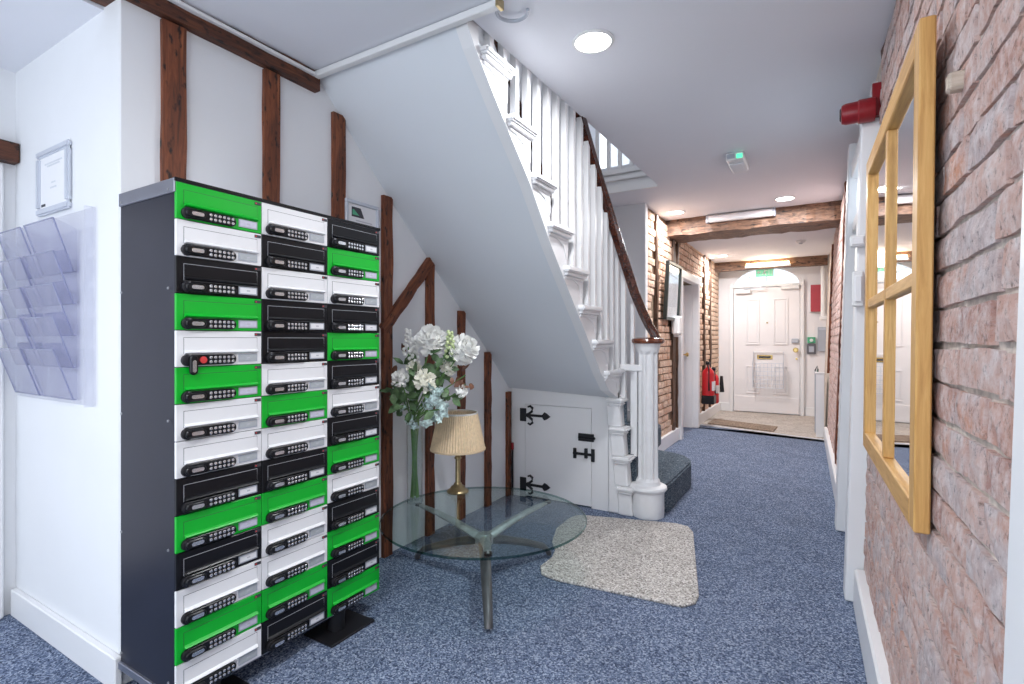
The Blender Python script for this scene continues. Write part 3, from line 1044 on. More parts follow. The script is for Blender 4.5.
# handrail
hp = [(XS, 1.75, 3.55), (XS, 2.2, 3.10), (XS, 2.79, 2.509), (XS, 3.0, 2.30), (-1.195, 3.11, 2.185), (-1.18, 3.22, 2.04), (-1.155, 3.32, 1.87), (-1.12, 3.41, 1.68), (-1.085, 3.47, 1.52), (-1.045, 3.52, 1.39), (-1.012, 3.555, 1.30), (-.985, 3.575, 1.245), (-.97, 3.585, 1.205)]
prof = [(1, 0), (.9, .5), (.5, .85), (0, .95), (-.5, .85), (-.9, .5), (-1, 0), (-.75, -.5), (-.75, -.85), (.75, -.85), (.75, -.5)]
loc(MB().tube(hp, .030, 11, prof=prof)).obj('handrail', 'mahogany', stair, smooth=True)
# newel: drum foot, fluted shaft, cap
nw = loc(MB().lathe([(.105, 0), (.108, .02), (.108, .165), (.118, .175), (.128, .19), (.124, .205), (.105, .215)], (NX, NY, 0), 32)).obj('newel_foot', 'old_gloss', stair, smooth=True)
vs, fs = [], []
N = 32
lev = [(.215, .085), (.24, .080), (.26, .070), (1.10, .066), (1.125, .074), (1.15, .080), (1.175, .082)]
for z, r in lev:
    for i in range(N):
        a = 2 * PI * i / N
        rr = r * (.87 if i % 4 in (1, 2) else 1.0) if .25 < z < 1.11 else r
        vs.append((NX + rr * math.cos(a), NY + rr * math.sin(a), z))
for j in range(len(lev) - 1):
    for i in range(N):
        k = (i + 1) % N
        fs.append((j * N + i, j * N + k, j * N + N + k, j * N + N + i))
fs.append(tuple(range(len(vs) - N, len(vs))))
loc(MB().add(vs, fs)).obj('newel_post', 'old_gloss', stair)
loc(MB().lathe([(.085, 1.172), (.105, 1.178), (.112, 1.192), (.106, 1.208), (.085, 1.215), (.03, 1.217)], (NX, NY, 0), 32)).obj('newel_cap', 'mahogany_cap', stair, smooth=True)
# skirting string on the far wall of the stair foot
loc(MB().hexa([(-2.05, 4.955, .55), (-1.46, 4.955, .28), (-1.46, 4.98, .28), (-2.05, 4.98, .55), (-2.05, 4.955, .75), (-1.46, 4.955, .42), (-1.46, 4.98, .42), (-2.05, 4.98, .75)])).obj('wall_string', 'gloss_white', stair)

# cupboard under the stairs
cf = MB().box(-2.06, -1.94, 3.46, 3.50, 0, .83).box(-1.398, -1.262, 3.46, 3.50, 0, .83).box(-1.94, -1.398, 3.46, 3.50, .712, .83)
loc(cf).obj('cupboard_front', 'gloss_white', stair)
loc(MB().box(-1.275, -1.262, 3.46, 3.56, 0, .83)).obj('cupboard_cheek', 'gloss_white', stair)
cd = tag(MB().box(0, .536, 0, .025, .012, .709).obj('cupboard_door', 'gloss_white', None, (-1.937, 3.457, 0), bevel=.002), 'small white cupboard door with black iron hinges under the stairs', 'door')


def strap_hinge(z):
    o = MB().box(-.045, .01, -.008, 0, z - .05, z + .05).obj('strap_hinge', 'iron_black', cd, bevel=.003)
    mb = MB().box(0, .15, -.008, 0, z - .009, z + .009)
    mb.prism([(.15, z - .012), (.165, z - .03), (.185, z - .022), (.215, z), (.185, z + .022), (.165, z + .03), (.15, z + .012)], 'Y', -.008, 0)
    for s in (-1, 1):
        pts = [(.005, z), (.035, z + s * .012), (.06, z + s * .03), (.065, z + s * .055), (.045, z + s * .07), (.025, z + s * .062)]
        mb.tube([(a, -.004, b) for a, b in pts], [.010, .010, .010, .010, .009, .007], 6)
    mb.obj('scroll_strap', 'iron_black', o)


strap_hinge(.628)
strap_hinge(.10)
o = MB().box(.40, .425, -.010, 0, .345, .42).obj('latch', 'iron_black', cd, bevel=.003)
MB().box(.40, .56, -.014, -.004, .374, .392).obj('latch_bar', 'iron_black', o, bevel=.002)
MB().box(.49, .512, -.018, 0, .355, .425).obj('latch_keeper', 'iron_black', o, bevel=.002)
MB().box(.54, .565, -.012, 0, .335, .425).obj('latch_catch', 'iron_black', o, bevel=.002)
o = MB().box(.44, .56, -.010, 0, .475, .53).obj('bolt', 'iron_black', cd, bevel=.003)
MB().tube([(.445, -.013, .502), (.57, -.013, .502)], .009, 8).obj('bolt_bar', 'steel_dark', o)
t = thing('metal_rod', 'small red and grey rod standing against the dark stud by the cupboard', 'rod', (-2.035, 3.43, 0))
MB().tube([(0, 0, .0), (0, 0, .36)], .008, 8).obj('rod', 'steel_dark', t)
MB().tube([(0, 0, .36), (0, 0, .41)], .011, 8).obj('rod_tip', 'red_gloss', t)

# stairwell above: fascia and balustrade of the landing, upper walls
ld = thing('landing_balustrade', 'white balustrade of the upper landing seen through the stairwell opening', 'balustrade', (-1.6, 4.4, 2.6))
struct(MB().box(-2.08, -1.185, 4.40, 4.425, 2.50, 2.66).box(-2.08, -1.18, 4.375, 4.40, 2.60, 2.635).obj('trim_4', 'gloss_white', bevel=.004), 'white fascia at the far edge of the stairwell opening')
MB().box(-.48, .42, -.02, .05, .06, .10).obj('bottom_rail', 'gloss_white', ld, bevel=.004)
for k in range(9):
    put('baluster', bal, ld, (-.44 + .105 * k, .012, .10), scale=(1, 1, .85))
MB().tube([(-.48, .01, .97), (.42, .01, .97)], .03, 10).obj('landing_rail', 'mahogany', ld, smooth=True)
struct(MB().box(-2.3, .3, 6.2, 6.3, 2.6, 4.9).box(-1.2, -1.1, 4.42, 6.2, 2.72, 4.9).obj('wall_upper_far', 'wall_white'))
struct(MB().box(-2.3, .3, .9, 1.0, 2.6, 4.9).box(.2, .3, .9, 6.3, 2.6, 4.9).obj('wall_upper', 'wall_white'))
struct(MB().box(-2.3, .3, .9, 6.3, 4.9, 5.0).obj('ceiling_upper', 'ceiling_white'))
lamp('stairwell_fill_light', 'POINT', (-1.4, 2.6, 4.5), 14, (.95, .97, 1), .15)  # unseen fill added to brighten the upper stairwell
wh = thing('wall_handrail', 'dark handrail fixed to the stairwell wall behind the balusters', 'handrail', (-2.02, 3.2, 2.6))
MB().tube([(0, .95, -.25), (0, .1, .65), (0, -.8, 1.55)], .024, 10).obj('rail', 'mahogany', wh, smooth=True)
for y, z in ((.75, -.06), (-.1, .85)):
    MB().tube([(-.055, y, z - .06), (-.01, y, z - .05), (0, y, z - .01)], .008, 6).obj('rail_bracket', 'steel_dark', wh)

# ------------------------------------------------------------------ mailbox cabinet
X0, X1, Y0, Y1, Z0, Z1 = -2.055, -1.70, .836, 1.689, .083, 1.694
mbk = thing('mailbox_cabinet', 'tall bank of green, white and black letterboxes with keypad locks in a dark cabinet', 'mailboxes', (-1.88, 1.26, 0))
ox, oy = -1.88, 1.26


def ml(mb):
    mb.v = [(a - ox, b - oy, c) for a, b, c in mb.v]
    return mb


ml(MB().box(X0, X1 - .004, Y0 + .002, Y1 - .002, Z0 + .02, Z1 - .012)).obj('cabinet_body', 'cabinet_dark', mbk, bevel=.002)
ml(MB().box(X0, X1 + .004, Y0 - .004, Y1 + .002, Z1 - .04, Z1 + .004)).obj('top_cap', 'cabinet_steel', mbk, bevel=.002)
ml(MB().box(X1 - .003, X1 + .008, Y0 - .003, Y1 + .003, Z1 - .006, Z1 + .005)).obj('top_edge', 'box_black', mbk)
ml(MB().box(X0, X1 + .002, Y0 - .006, Y1 + .002, Z0 - .004, Z0 + .022)).obj('bottom_rail', 'cabinet_steel', mbk, bevel=.002)
for sy in (Y0 - .003,):
    for z in (.14, .55, .95, 1.36, 1.665):
        for x in (X0 + .02, X1 - .03):
            ml(MB().lathe([(.005, 0), (.004, -.003)], (x, sy, z), 8, 'Y')).obj('screw', 'screw', mbk)
ml(MB().tube([(-1.72, 1.47, 0), (-1.72, 1.47, .10)], .035, 14)).obj('stand_post', 'steel_dark', mbk, smooth=True)
ml(MB().box(-1.80, -1.63, 1.372, 1.60, 0, .010)).obj('stand_plate', 'steel_dark', mbk, bevel=.003)
ml(MB().tube([(-1.72, .95, 0), (-1.72, .95, .10)], .035, 14)).obj('stand_post', 'steel_dark', mbk, smooth=True)
ml(MB().box(-1.80, -1.63, .87, 1.08, 0, .010)).obj('stand_plate', 'steel_dark', mbk, bevel=.003)
DW, DH = (Y1 - Y0) / 3, (Z1 - Z0 - .008) / 14
cols = ['GWKGWGWWKGKWGW', 'WKWKKWGWKGWWGK', 'KGWKGKWKGWKGKG']
cn = {'G': ('box_green', 'green'), 'W': ('box_white', 'white'), 'K': ('box_black', 'black')}
w, h = DW, DH
door_me, flap_me = {}, {}
for c, (mn, _) in cn.items():
    door_me[c] = MB().box(-.004, .006, .0012, w - .0012, .0012, h - .0012).mesh('mailbox_door', mn, bevel=.0012)
    # flap: hinged plate tilting out to a rounded lip
    a, b = .085 * w, .935 * w
    fm = MB().prism([(.006, .80 * h), (.0068, .80 * h), (.0078, .46 * h), (.0135, .425 * h), (.0170, .395 * h), (.0135, .365 * h), (.006, .355 * h)], 'Y', a, b)
    fm.cur = 1
    fm.box(.0058, .0064, a - .0012, b + .0012, .35 * h, .80 * h + .0013)
    flap_me[c] = fm
for c in flap_me:
    # prism along Y used (x, z) pairs
    flap_me[c] = flap_me[c].mesh('flap', [cn[c][0], 'ink_grey' if c == 'K' else 'ink_dark'])


def pill(x0, x1, yc0, yc1, zc_, r, n=8):
    pts = []
    for k in range(n + 1):
        a = PI / 2 + PI * k / n
        pts.append((yc0 + r * math.cos(a), zc_ + r * math.sin(a)))
    for k in range(n + 1):
        a = -PI / 2 + PI * k / n
        pts.append((yc1 + r * math.cos(a), zc_ + r * math.sin(a)))
    return MB().prism(pts, 'X', x0, x1)


lz = .185 * h
lock_me = pill(.006, .016, .115 * w, .60 * w, lz, .0165).mesh('lock', 'lock_black', bevel=.002)
mb = MB()
for i in range(6):
    for s in (-1, 1):
        mb.lathe([(.0052, .015), (.0052, .0185), (.0035, .0195)], (0, (.355 + .051 * i) * w, lz + s * .0068), 8, 'X')
btn_me = mb.mesh('lock_buttons', 'lock_silver')
knob_me = pill(.015, .026, -.004, .034, 0, .0125).mesh('lock_knob', 'lock_black', smooth=True, bevel=.003)
inl_me = pill(.026, .0272, .006, .032, 0, .006).mesh('knob_inlay', 'lock_silver')
ring_me = MB().lathe([(.0185, .006), (.0185, .015), (.014, .018)], (0, .115 * w, lz), 16, 'X').mesh('lock_collar', 'steel_dark', smooth=True)
plate_me = {}
for c, pm in (('G', 'plate_lilac'), ('W', 'plate_grey'), ('K', 'paper')):
    q = MB().box(.006, .0085, .70 * w, .935 * w, .095 * h, .325 * h)
    q.cur = 1
    q.box(.0085, .0092, .715 * w, .92 * w, .13 * h, .29 * h)
    q.cur = 2
    q.box(.0092, .0096, .80 * w, .84 * w, .19 * h, .23 * h)
    plate_me[c] = q.mesh('name_plate', ['grey_metal', pm, 'ink_grey'])
tag_me = MB()
tag_me.box(.006, .008, .905 * w, .985 * w, .86 * h, .945 * h)
tag_me.cur = 1
tag_me.box(.008, .0085, .912 * w, .93 * w, .885 * h, .92 * h)
tag_me = tag_me.mesh('status_tag', ['ink_dark', 'lock_red'])
red_me = MB().lathe([(.011, .016), (.011, .020), (.005, .021)], (0, .27 * w, lz), 14, 'X').mesh('lock_dial', 'lock_red')
ordn = ['top', 'second', 'third', 'fourth', 'fifth', 'sixth', 'seventh', 'eighth', 'ninth', 'tenth', 'eleventh', 'twelfth', 'thirteenth', 'bottom']
for ci, col in enumerate(cols):
    for ri, c in enumerate(col):
        d = put('mailbox_door', door_me[c], mbk, (X1 - ox, Y0 + ci * DW - oy, Z1 - .006 - (ri + 1) * DH))
        d['label'] = '%s letterbox door, %s in the %s column' % (cn[c][1], ordn[ri], ('left', 'middle', 'right')[ci])
        put('flap', flap_me[c], d)
        put('lock', lock_me, d)
        put('lock_collar', ring_me, d)
        put('lock_buttons', btn_me, d)
        put('name_plate', plate_me[c], d)
        put('status_tag', tag_me, d)
        turned = (ci == 0 and ri == 4)
        rot = (-PI / 2, 0, 0) if turned else (0, 0, 0)
        put('lock_knob', knob_me, d, (0, (.16 if turned else .13) * w, lz), rot)
        put('knob_inlay', inl_me, d, (0, (.16 if turned else .13) * w, lz), rot)
        if turned:
            put('lock_dial', red_me, d)

# framed certificate on the stud wall just above the letterboxes
t = thing('certificate_frame', 'small silver framed certificate on the stud wall just above the letterboxes', 'frame', (-2.055, 1.93, 1.70))
mb = MB().box(-.02, .004, -.115, .115, 0, .018).box(-.02, .004, -.115, .115, .20, .218).box(-.02, .004, -.115, -.097, .018, .20).box(-.02, .004, .097, .115, .018, .20)
mb.obj('frame_moulding', 'alu', t, bevel=.003)
MB().box(-.02, -.006, -.098, .098, .018, .20).obj('paper', 'paper', t)
MB().prism([(-.07, .185), (-.01, .185), (.015, .135), (-.07, .135)], 'X', -.006, -.005).obj('logo', 'ink_dark', t)
MB().prism([(-.065, .172), (-.055, .172), (-.02, .145), (-.065, .145)], 'X', -.005, -.0045).obj('logo_mark', 'green_sign', t)
for i, (z, a) in enumerate(((.115, .07), (.095, .05), (.075, .06))):
    MB().box(-.006, -.005, -a * .6, a, z, z + .006).obj('text_line', 'ink_grey', t)

# notice frame on the return wall
t = thing('notice_frame', 'silver snap frame with a pale notice on the white wall above the leaflet rack', 'frame', (-2.615, .845, 1.705))
w2, h2 = .155, .262
mb = MB().box(-w2, w2, -.018, 0, 0, .028).box(-w2, w2, -.018, 0, h2 - .028, h2).box(-w2, -w2 + .028, -.018, 0, .028, h2 - .028).box(w2 - .028, w2, -.018, 0, .028, h2 - .028)
mb.obj('frame_moulding', 'alu', t, bevel=.006, seg=2)
MB().box(-w2 + .02, w2 - .02, -.008, 0, .02, h2 - .02).obj('paper', 'paper', t)
for z, a, b in ((.20, -.085, .085), (.19, -.06, .06), (.12, -.02, .02), (.10, -.03, .03)):
    MB().box(a, b, -.009, -.008, z, z + .006).obj('text_line', 'ink_pale', t)
MB().box(-.12, -.08, -.009, -.008, .036, .046).obj('text_line', 'ink_dark', t)

# leaflet rack
t = thing('leaflet_rack', 'clear acrylic wall rack with two columns of empty leaflet pockets', 'rack', (-2.62, .84, .96))
MB().box(-.37, .37, -.006, 0, .0, .72).obj('back_panel', 'acrylic', t)
MB().box(.355, .37, -.03, -.006, .0, .72).obj('side_rail', 'acrylic', t)
tops = [.685, .565, .445, .325, .205]
pocket = {}
for ci, (xa, xb) in enumerate(((-.35, -.09), (-.05, .23))):
    for zt in tops:
        zb = zt - .19
        mb = MB()
        mb.hexa([(xa, -.018, zb), (xb, -.018, zb), (xb, -.014, zb), (xa, -.014, zb), (xa, -.078, zt), (xb, -.078, zt), (xb, -.074, zt), (xa, -.074, zt)])
        po = mb.obj('leaflet_pocket', 'acrylic_front', t)
        for x in (xa, xb - .004):
            MB().hexa([(x, -.0185, zb), (x + .004, -.0185, zb), (x + .004, -.0135, zb), (x, -.0135, zb), (x, -.0785, zt), (x + .004, -.0785, zt), (x + .004, -.0735, zt), (x, -.0735, zt)]).obj('pocket_edge', 'acrylic_edge', po)
        MB().box(xa, xb, -.018, -.006, zb, zb + .003).obj('pocket_base', 'acrylic_edge', po)
        for x in (xa, xb - .003):
            MB().prism([(-.006, zb), (-.016, zb), (-.076, zt), (-.006, zt - .03)], 'X', x, x + .003).obj('pocket_side', 'acrylic', po)
        MB().box(xa, xb, -.079, -.074, zt - .0025, zt + .001).obj('pocket_lip', 'acrylic_edge', po)

# ------------------------------------------------------------------ mirror on the right wall
t = thing('window_mirror', 'square oak window-pane mirror with four panes on the right brick wall', 'mirror', (.19, 1.443, .772), (0, .010, .026))
LM, HM = 1.09, 1.14


def mr(y0, y1, z0, z1, x0=-.012, x1=.018, name='frame_rail', mat='oak_pale_y', par=None, bev=.003):
    return MB().box(x0, x1, y0, y1, z0, z1).obj(name, mat, par or t, bevel=bev)


mr(0, .062, 0, HM, name='frame_stile', mat='oak_pale')
mr(LM - .062, LM, 0, HM, name='frame_stile', mat='oak_pale')
mr(.062, LM - .062, 0, .062)
mr(.062, LM - .062, HM - .062, HM)
mr(LM / 2 - .018, LM / 2 + .018, .062, HM - .062, -.008, .014, 'glazing_bar', 'oak_pale')
mr(.062, LM / 2 - .018, HM / 2 - .018, HM / 2 + .018, -.008, .014, 'glazing_bar')
mr(LM / 2 + .018, LM - .062, HM / 2 - .018, HM / 2 + .018, -.008, .014, 'glazing_bar')
for y0, y1 in ((.055, LM / 2), (LM / 2, LM - .055)):
    for z0, z1 in ((.055, HM / 2), (HM / 2, HM - .055)):
        MB().box(.006, .010, y0, y1, z0, z1).obj('mirror_pane', 'mirror_silver', t)
MB().box(.0102, .014, .05, LM - .05, .05, HM - .05).obj('backing_board', 'ink_dark', t)
tag(MB().box(-.028, .05, -.015, .015, -.018, .018).obj('wood_block', 'wood_grey', None, (.245, 1.33, 1.71), bevel=.005), 'small pale wooden block sticking out of the bricks beside the mirror top', 'block')

# red sounder on the white doorway
t = thing('alarm_sounder', 'dark red fire alarm sounder at the top of the right doorway', 'alarm', (.20, 2.80, 2.225))
MB().box(.0, .035, -.006, .03, -.03, .115).obj('mounting_plate', 'red_gloss', t, bevel=.003)
MB().lathe([(.050, .01), (.052, 0), (.052, -.05), (.047, -.055), (.047, -.065), (.046, -.10), (.040, -.115), (.02, -.12)], (0, 0, 0), 24, 'X').obj('sounder_body', 'red_gloss', t, smooth=True)
MB().lathe([(.030, -.118), (.024, -.123)], (0, 0, 0), 16, 'X').obj('sounder_grille', 'ink_dark', t)
# intercom and small fittings on the doorway post
t = thing('wall_phone', 'slim white intercom handset on the right doorway post', 'intercom', (.145, 2.815, 1.35))
MB().box(-.02, .025, -.02, .01, 0, .16).obj('intercom_body', 'plastic_white', t, bevel=.006)
MB().box(-.012, .018, -.03, -.02, .02, .14).obj('handset', 'paper', t, bevel=.006)
t = thing('junction_box', 'small cream junction box above the intercom on the doorway post', 'box', (.145, 2.812, 1.62))
MB().box(-.028, .03, -.02, .012, 0, .05).obj('box_body', 'plastic_white', t, bevel=.005)
MB().box(-.022, .024, -.026, -.02, .008, .042).obj('box_lid', 'paper', t, bevel=.003)

# ------------------------------------------------------------------ corridor left fittings
t = thing('wall_picture', 'dark framed glazed picture on the left corridor brick wall', 'picture', (-1.45, 5.90, 1.42))
t.rotation_euler = (0, math.radians(3), 0)
mb = MB().box(0, .04, -.30, .30, 0, .035).box(0, .04, -.30, .30, .60, .635).box(0, .04, -.30, -.265, .035, .60).box(0, .04, .265, .30, .035, .60)
mb.obj('picture_frame', 'pic_dark', t, bevel=.004)
MB().box(.004, .014, -.27, .27, .03, .605).obj('mount', 'paper', t)
MB().box(.014, .016, -.17, .17, .15, .50).obj('print', 'ink_pale', t)
MB().box(.024, .026, -.268, .268, .034, .602).obj('glazing', 'pane_glass', t)
t = thing('soap_dispenser', 'white dispenser box on the brick wall under the dark picture', 'dispenser', (-1.45, 6.08, 1.235))
MB().box(0, .09, -.11, .11, .02, .24).obj('dispenser_body', 'plastic_white', t, bevel=.02, seg=3)
MB().box(.01, .07, -.04, .04, 0, .03).obj('nozzle', 'plastic_white', t, bevel=.006)


def extinguisher(loc_, label, r, H_, horn):
    t = thing('fire_extinguisher', label, 'extinguisher', loc_, group='red fire extinguishers')
    MB().lathe([(r * .8, 0), (r, .02), (r, H_ - r), (r * .85, H_ - r * .45), (r * .4, H_), (.02, H_ + .02), (.02, H_ + .05)], n=20).obj('cylinder', 'red_ext', t, smooth=True)
    MB().box(-.025, .025, -.05, .03, H_ + .05, H_ + .09).obj('valve', 'steel_dark', t, bevel=.005)
    MB().tube([(0, .02, H_ + .07), (0, -.10, H_ + .10)], .01, 6).obj('lever', 'steel_dark', t)
    MB().tube([(.0, -.04, H_ + .06), (.03, -r - .03, H_), (.03, -r - .03, H_ * .55), (.03, -r - .02, H_ * .35)], .011, 8).obj('hose', 'steel_dark', t, smooth=True)
    if horn:
        MB().lathe([(.02, 0), (.028, -.1), (.04, -.24)], (.09, .10, H_ * .92), 14).obj('discharge_horn', 'steel_dark', t, smooth=True)
    else:
        MB().box(-r * .9, r * 1.1, -r * 1.15, r * 1.15, -.02, .10).obj('base_cup', 'steel_dark', t, bevel=.01)
    q = MB().box(.5 * r, r + .003, -.06, .06, H_ * .35, H_ * .62).obj('instruction_label', 'paper', t, bevel=.002)
    MB().tube([(-.07, 0, H_ * .7), (-r, 0, H_ * .7)], .012, 6).obj('wall_bracket', 'steel_dark', t)


extinguisher((-1.36, 7.72, .32), 'large red fire extinguisher with a black base cup near the corridor door', .085, .48, False)
extinguisher((-1.37, 8.25, .25), 'smaller red fire extinguisher with a black horn nearer the front door', .07, .44, True)

# ------------------------------------------------------------------ rug
pts = [(-1.375, 3.27), (-.80, 3.43), (-.72, 3.41), (-.675, 3.33), (-.485, 2.52), (-.485, 2.44), (-.53, 2.38), (-1.13, 2.325), (-1.22, 2.345), (-1.265, 2.42), (-1.262, 2.55), (-1.29, 2.65), (-1.36, 2.75), (-1.43, 2.95), (-1.44, 3.15), (-1.42, 3.24)]
mb = MB().prism(pts, 'Z', .0, .014)
rug = tag(mb.obj('rug', 'rug', bevel=.004), 'flat beige speckled rug with a wavy end beside the glass table', 'rug')

# ------------------------------------------------------------------ glass table
TX, TY, TZ, TR = -1.45, 2.165, .32, .512
t = thing('glass_table', 'round clear glass coffee table on a three-legged curved metal base', 'table', (TX, TY, 0))
g = MB().lathe([(TR - .004, TZ - .012), (TR, TZ - .008), (TR, TZ - .003), (TR - .004, TZ)], n=72)
g.mi = [1 if len(f) == 4 else 0 for f in g.f]
g.obj('glass_top', ['table_glass', 'edge_glass'], t)
for a in (-54, 180, 69):
    c, s = math.cos(math.radians(a)), math.sin(math.radians(a))

    def R(r, z):
        return (r * c, r * s, z)
    lg = MB().tube([R(.475 if a < 0 else .44, .012), R(.465 if a < 0 else .435, .03), R(.39, .07), R(.28, .115), R(.15, .16), R(.05, .19), R(0, .2)], [.017, .018, .021, .024, .026, .030, .03], 10, squash=.8).obj('leg', 'table_dark', t, smooth=True)
    MB().tube([R(0, .197), R(.06, .215), R(.17, .25), R(.30, .282), R(.40, .298), R(.44, .303)], [.03, .028, .024, .020, .015, .009], 10, squash=.7).obj('upper_arm', 'table_metal', t, smooth=True)
    MB().lathe([(.018, TZ - .022), (.018, TZ - .0125)], R(.43, 0), 12).obj('glass_pad', 'steel_dark', t)
MB().lathe([(.03, .165), (.045, .18), (.045, .215), (.03, .23)], n=20).obj('hub', 'table_metal', t, smooth=True)

# ------------------------------------------------------------------ vase, flowers, lamp
VX, VY = -1.885, 2.14
t = thing('glass_vase', 'tall clear glass cylinder vase standing on the glass table', 'vase', (VX, VY, TZ))
MB().lathe([(.040, 0), (.042, .005), (.044, .46), (.041, .46), (.039, .03), (.01, .025)], n=28, cap=False).obj('vase_wall', 'vase_glass', t, smooth=True)
MB().lathe([(.04, .0), (.04, .022)], n=28).obj('vase_base', 'vase_glass', t, smooth=True)


def petal_pts(base, out, up, L, w, cup):
    side = out.cross(up)
    if side.length < 1e-4:
        side = Vector((1, 0, 0))
    side.normalize()
    pts = []
    for i in range(4):
        u = i / 3
        ww = w * (0.35, .9, 1., .55)[i]
        p = base + out * L * u + up * cup * math.sin(u * PI * .6)
        pts += [p - side * ww / 2 + up * .15 * ww, p - up * .03 * ww, p + side * ww / 2 + up * .15 * ww]
    return pts


PF = [(3 * i + j, 3 * i + j + 1, 3 * i + 4 + j, 3 * i + 3 + j) for i in range(3) for j in range(2)]


def bloom(r, n, seed, flat=1.0):
    rnd = random.Random(seed)
    mb = MB()
    for k in range(n):
        f = (k + .5) / n
        ph = math.acos(1 - 1.75 * f)
        th = k * 2.39996 + rnd.uniform(-.3, .3)
        d = Vector((math.sin(ph) * math.cos(th), math.sin(ph) * math.sin(th), math.cos(ph) * flat))
        tang = Vector((math.cos(ph) * math.cos(th), math.cos(ph) * math.sin(th), -math.sin(ph)))
        rr = r * rnd.uniform(.82, 1.05)
        base = d * rr * .62
        out = (d * .75 - tang * rnd.uniform(.1, .7)).normalized()
        mb.add(petal_pts(base, out, (d - tang * .2).normalized(), rr * .42, rr * rnd.uniform(.34, .5), rr * .16), PF)
    mb.lathe([(r * .3, -r * .6 * flat), (r * .62, -r * .2 * flat), (r * .6, r * .3 * flat), (r * .3, r * .6 * flat)], n=10)
    return mb


def leaf_mesh(name, L, w, mat, lobes=False):
    if lobes:
        pts = [(0, 0), (.18, .32), (.02, .5), (.35, .42), (.5, .55), (.62, .28), (1, 0), (.62, -.28), (.5, -.55), (.35, -.42), (.02, -.5), (.18, -.32)]
    else:
        pts = [(0, 0), (.2, .3), (.5, .42), (.8, .22), (1, 0), (.8, -.22), (.5, -.42), (.2, -.3)]
    vs = [(0.45 * L, 0, .03 * L)] + [(a * L, b * w, -.10 * L * a * a + .10 * abs(b) * w) for a, b in pts]
    n = len(pts)
    fs = [(0, i + 1, (i + 1) % n + 1) for i in range(n)]
    k = len(vs)
    vs += [(p[0], p[1], p[2] - .0012) for p in vs]
    fs += [(k, k + (i + 1) % n + 1, k + i + 1) for i in range(n)]
    fs += [(i + 1, k + i + 1, k + (i + 1) % n + 1, (i + 1) % n + 1) for i in range(n)]
    return MB().add(vs, fs).mesh(name, mat)


LEAF = {'g': leaf_mesh('leaf', .075, .05, 'leaf_green'), 'p': leaf_mesh('leaf', .060, .055, 'leaf_pale', True), 'r': leaf_mesh('leaf', .06, .04, 'leaf_rust')}
ci_, si_ = math.cos(math.radians(30.735)), math.sin(math.radians(30.735))


def spray(name, label, cat, head, kind, r=.05, seed=0, leaves=4, leafkind='g', mat='petal', group=None):
    """one cut stem standing in the vase: stem, bloom or tip, leaves; head given relative to the vase foot"""
    rnd = random.Random(seed)
    t = thing(name, label, cat, (VX, VY, TZ + .03), group=group or 'flower stems in the glass vase')
    H_ = Vector(head)
    a = rnd.uniform(0, 6.28)
    foot = Vector((.02 * math.cos(a), .02 * math.sin(a), 0))
    mid = Vector((.022 * math.cos(a + 2.2), .022 * math.sin(a + 2.2), .42))
    path = [foot, (foot + mid) / 2, mid, mid + (H_ - mid) * .5 + Vector((0, 0, .02)), H_]
    MB().tube(path, .0042, 6).obj('stem', 'stem_green', t, smooth=True)
    face = Vector((H_.x * 1.5 + .25, H_.y * 1.2 - .35, .35)).normalized()
    q = Vector((0, 0, 1)).rotation_difference(face)
    if kind == 'bloom':
        o = bloom(r, 95, seed).obj('bloom', mat, t, tuple(H_))
        o.rotation_euler = q.to_euler()
    elif kind == 'rose':
        o = bloom(r, 40, seed, .8).obj('bloom', mat, t, tuple(H_))
        o.rotation_euler = q.to_euler()
    elif kind == 'spike':
        mb = MB()
        for k in range(26):
            u = k / 26
            aa = k * 2.4
            rr = .030 * (1 - u * .7)
            c = Vector((rr * math.cos(aa), rr * math.sin(aa), -.06 + .15 * u))
            mb.lathe([(.003, -.010), (.010, -.004), (.010, .004), (.003, .010)], tuple(c), 6)
        mb.obj('flower_spike', mat, t, tuple(H_), smooth=True)
    for k in range(leaves):
        if kind == 'foliage':
            p = mid + (H_ - mid) * rnd.uniform(.72, 1.02) + Vector((rnd.gauss(0, .03), rnd.gauss(0, .03), rnd.gauss(0, .035)))
        else:
            p = mid + (H_ - mid) * rnd.uniform(.45, .95) + Vector((rnd.uniform(-.03, .03), rnd.uniform(-.03, .03), rnd.uniform(-.03, .03)))
        lk = leafkind if len(leafkind) == 1 else rnd.choice(leafkind)
        nrm = Vector((.5 + rnd.gauss(0, .45), -.75 + rnd.gauss(0, .45), .35 + rnd.gauss(0, .35)))
        qq = nrm.to_track_quat('Z', 'Y') @ Matrix.Rotation(rnd.uniform(0, 6.28), 3, 'Z').to_quaternion()
        o = put('leaf', LEAF[lk], t, tuple(p), tuple(qq.to_euler()))
        s = rnd.uniform(.7, 1.15)
        o.scale = (s, s, s)
    return t


def hd(px, py, back=0.):
    """head offset: right in the hall's cross direction seen from the room, up, and towards the wall"""
    # a plane through the vase square to the line of sight; px metres right, py metres above vase foot
    return (px * ci_ - back * si_, px * si_ + back * ci_, py)


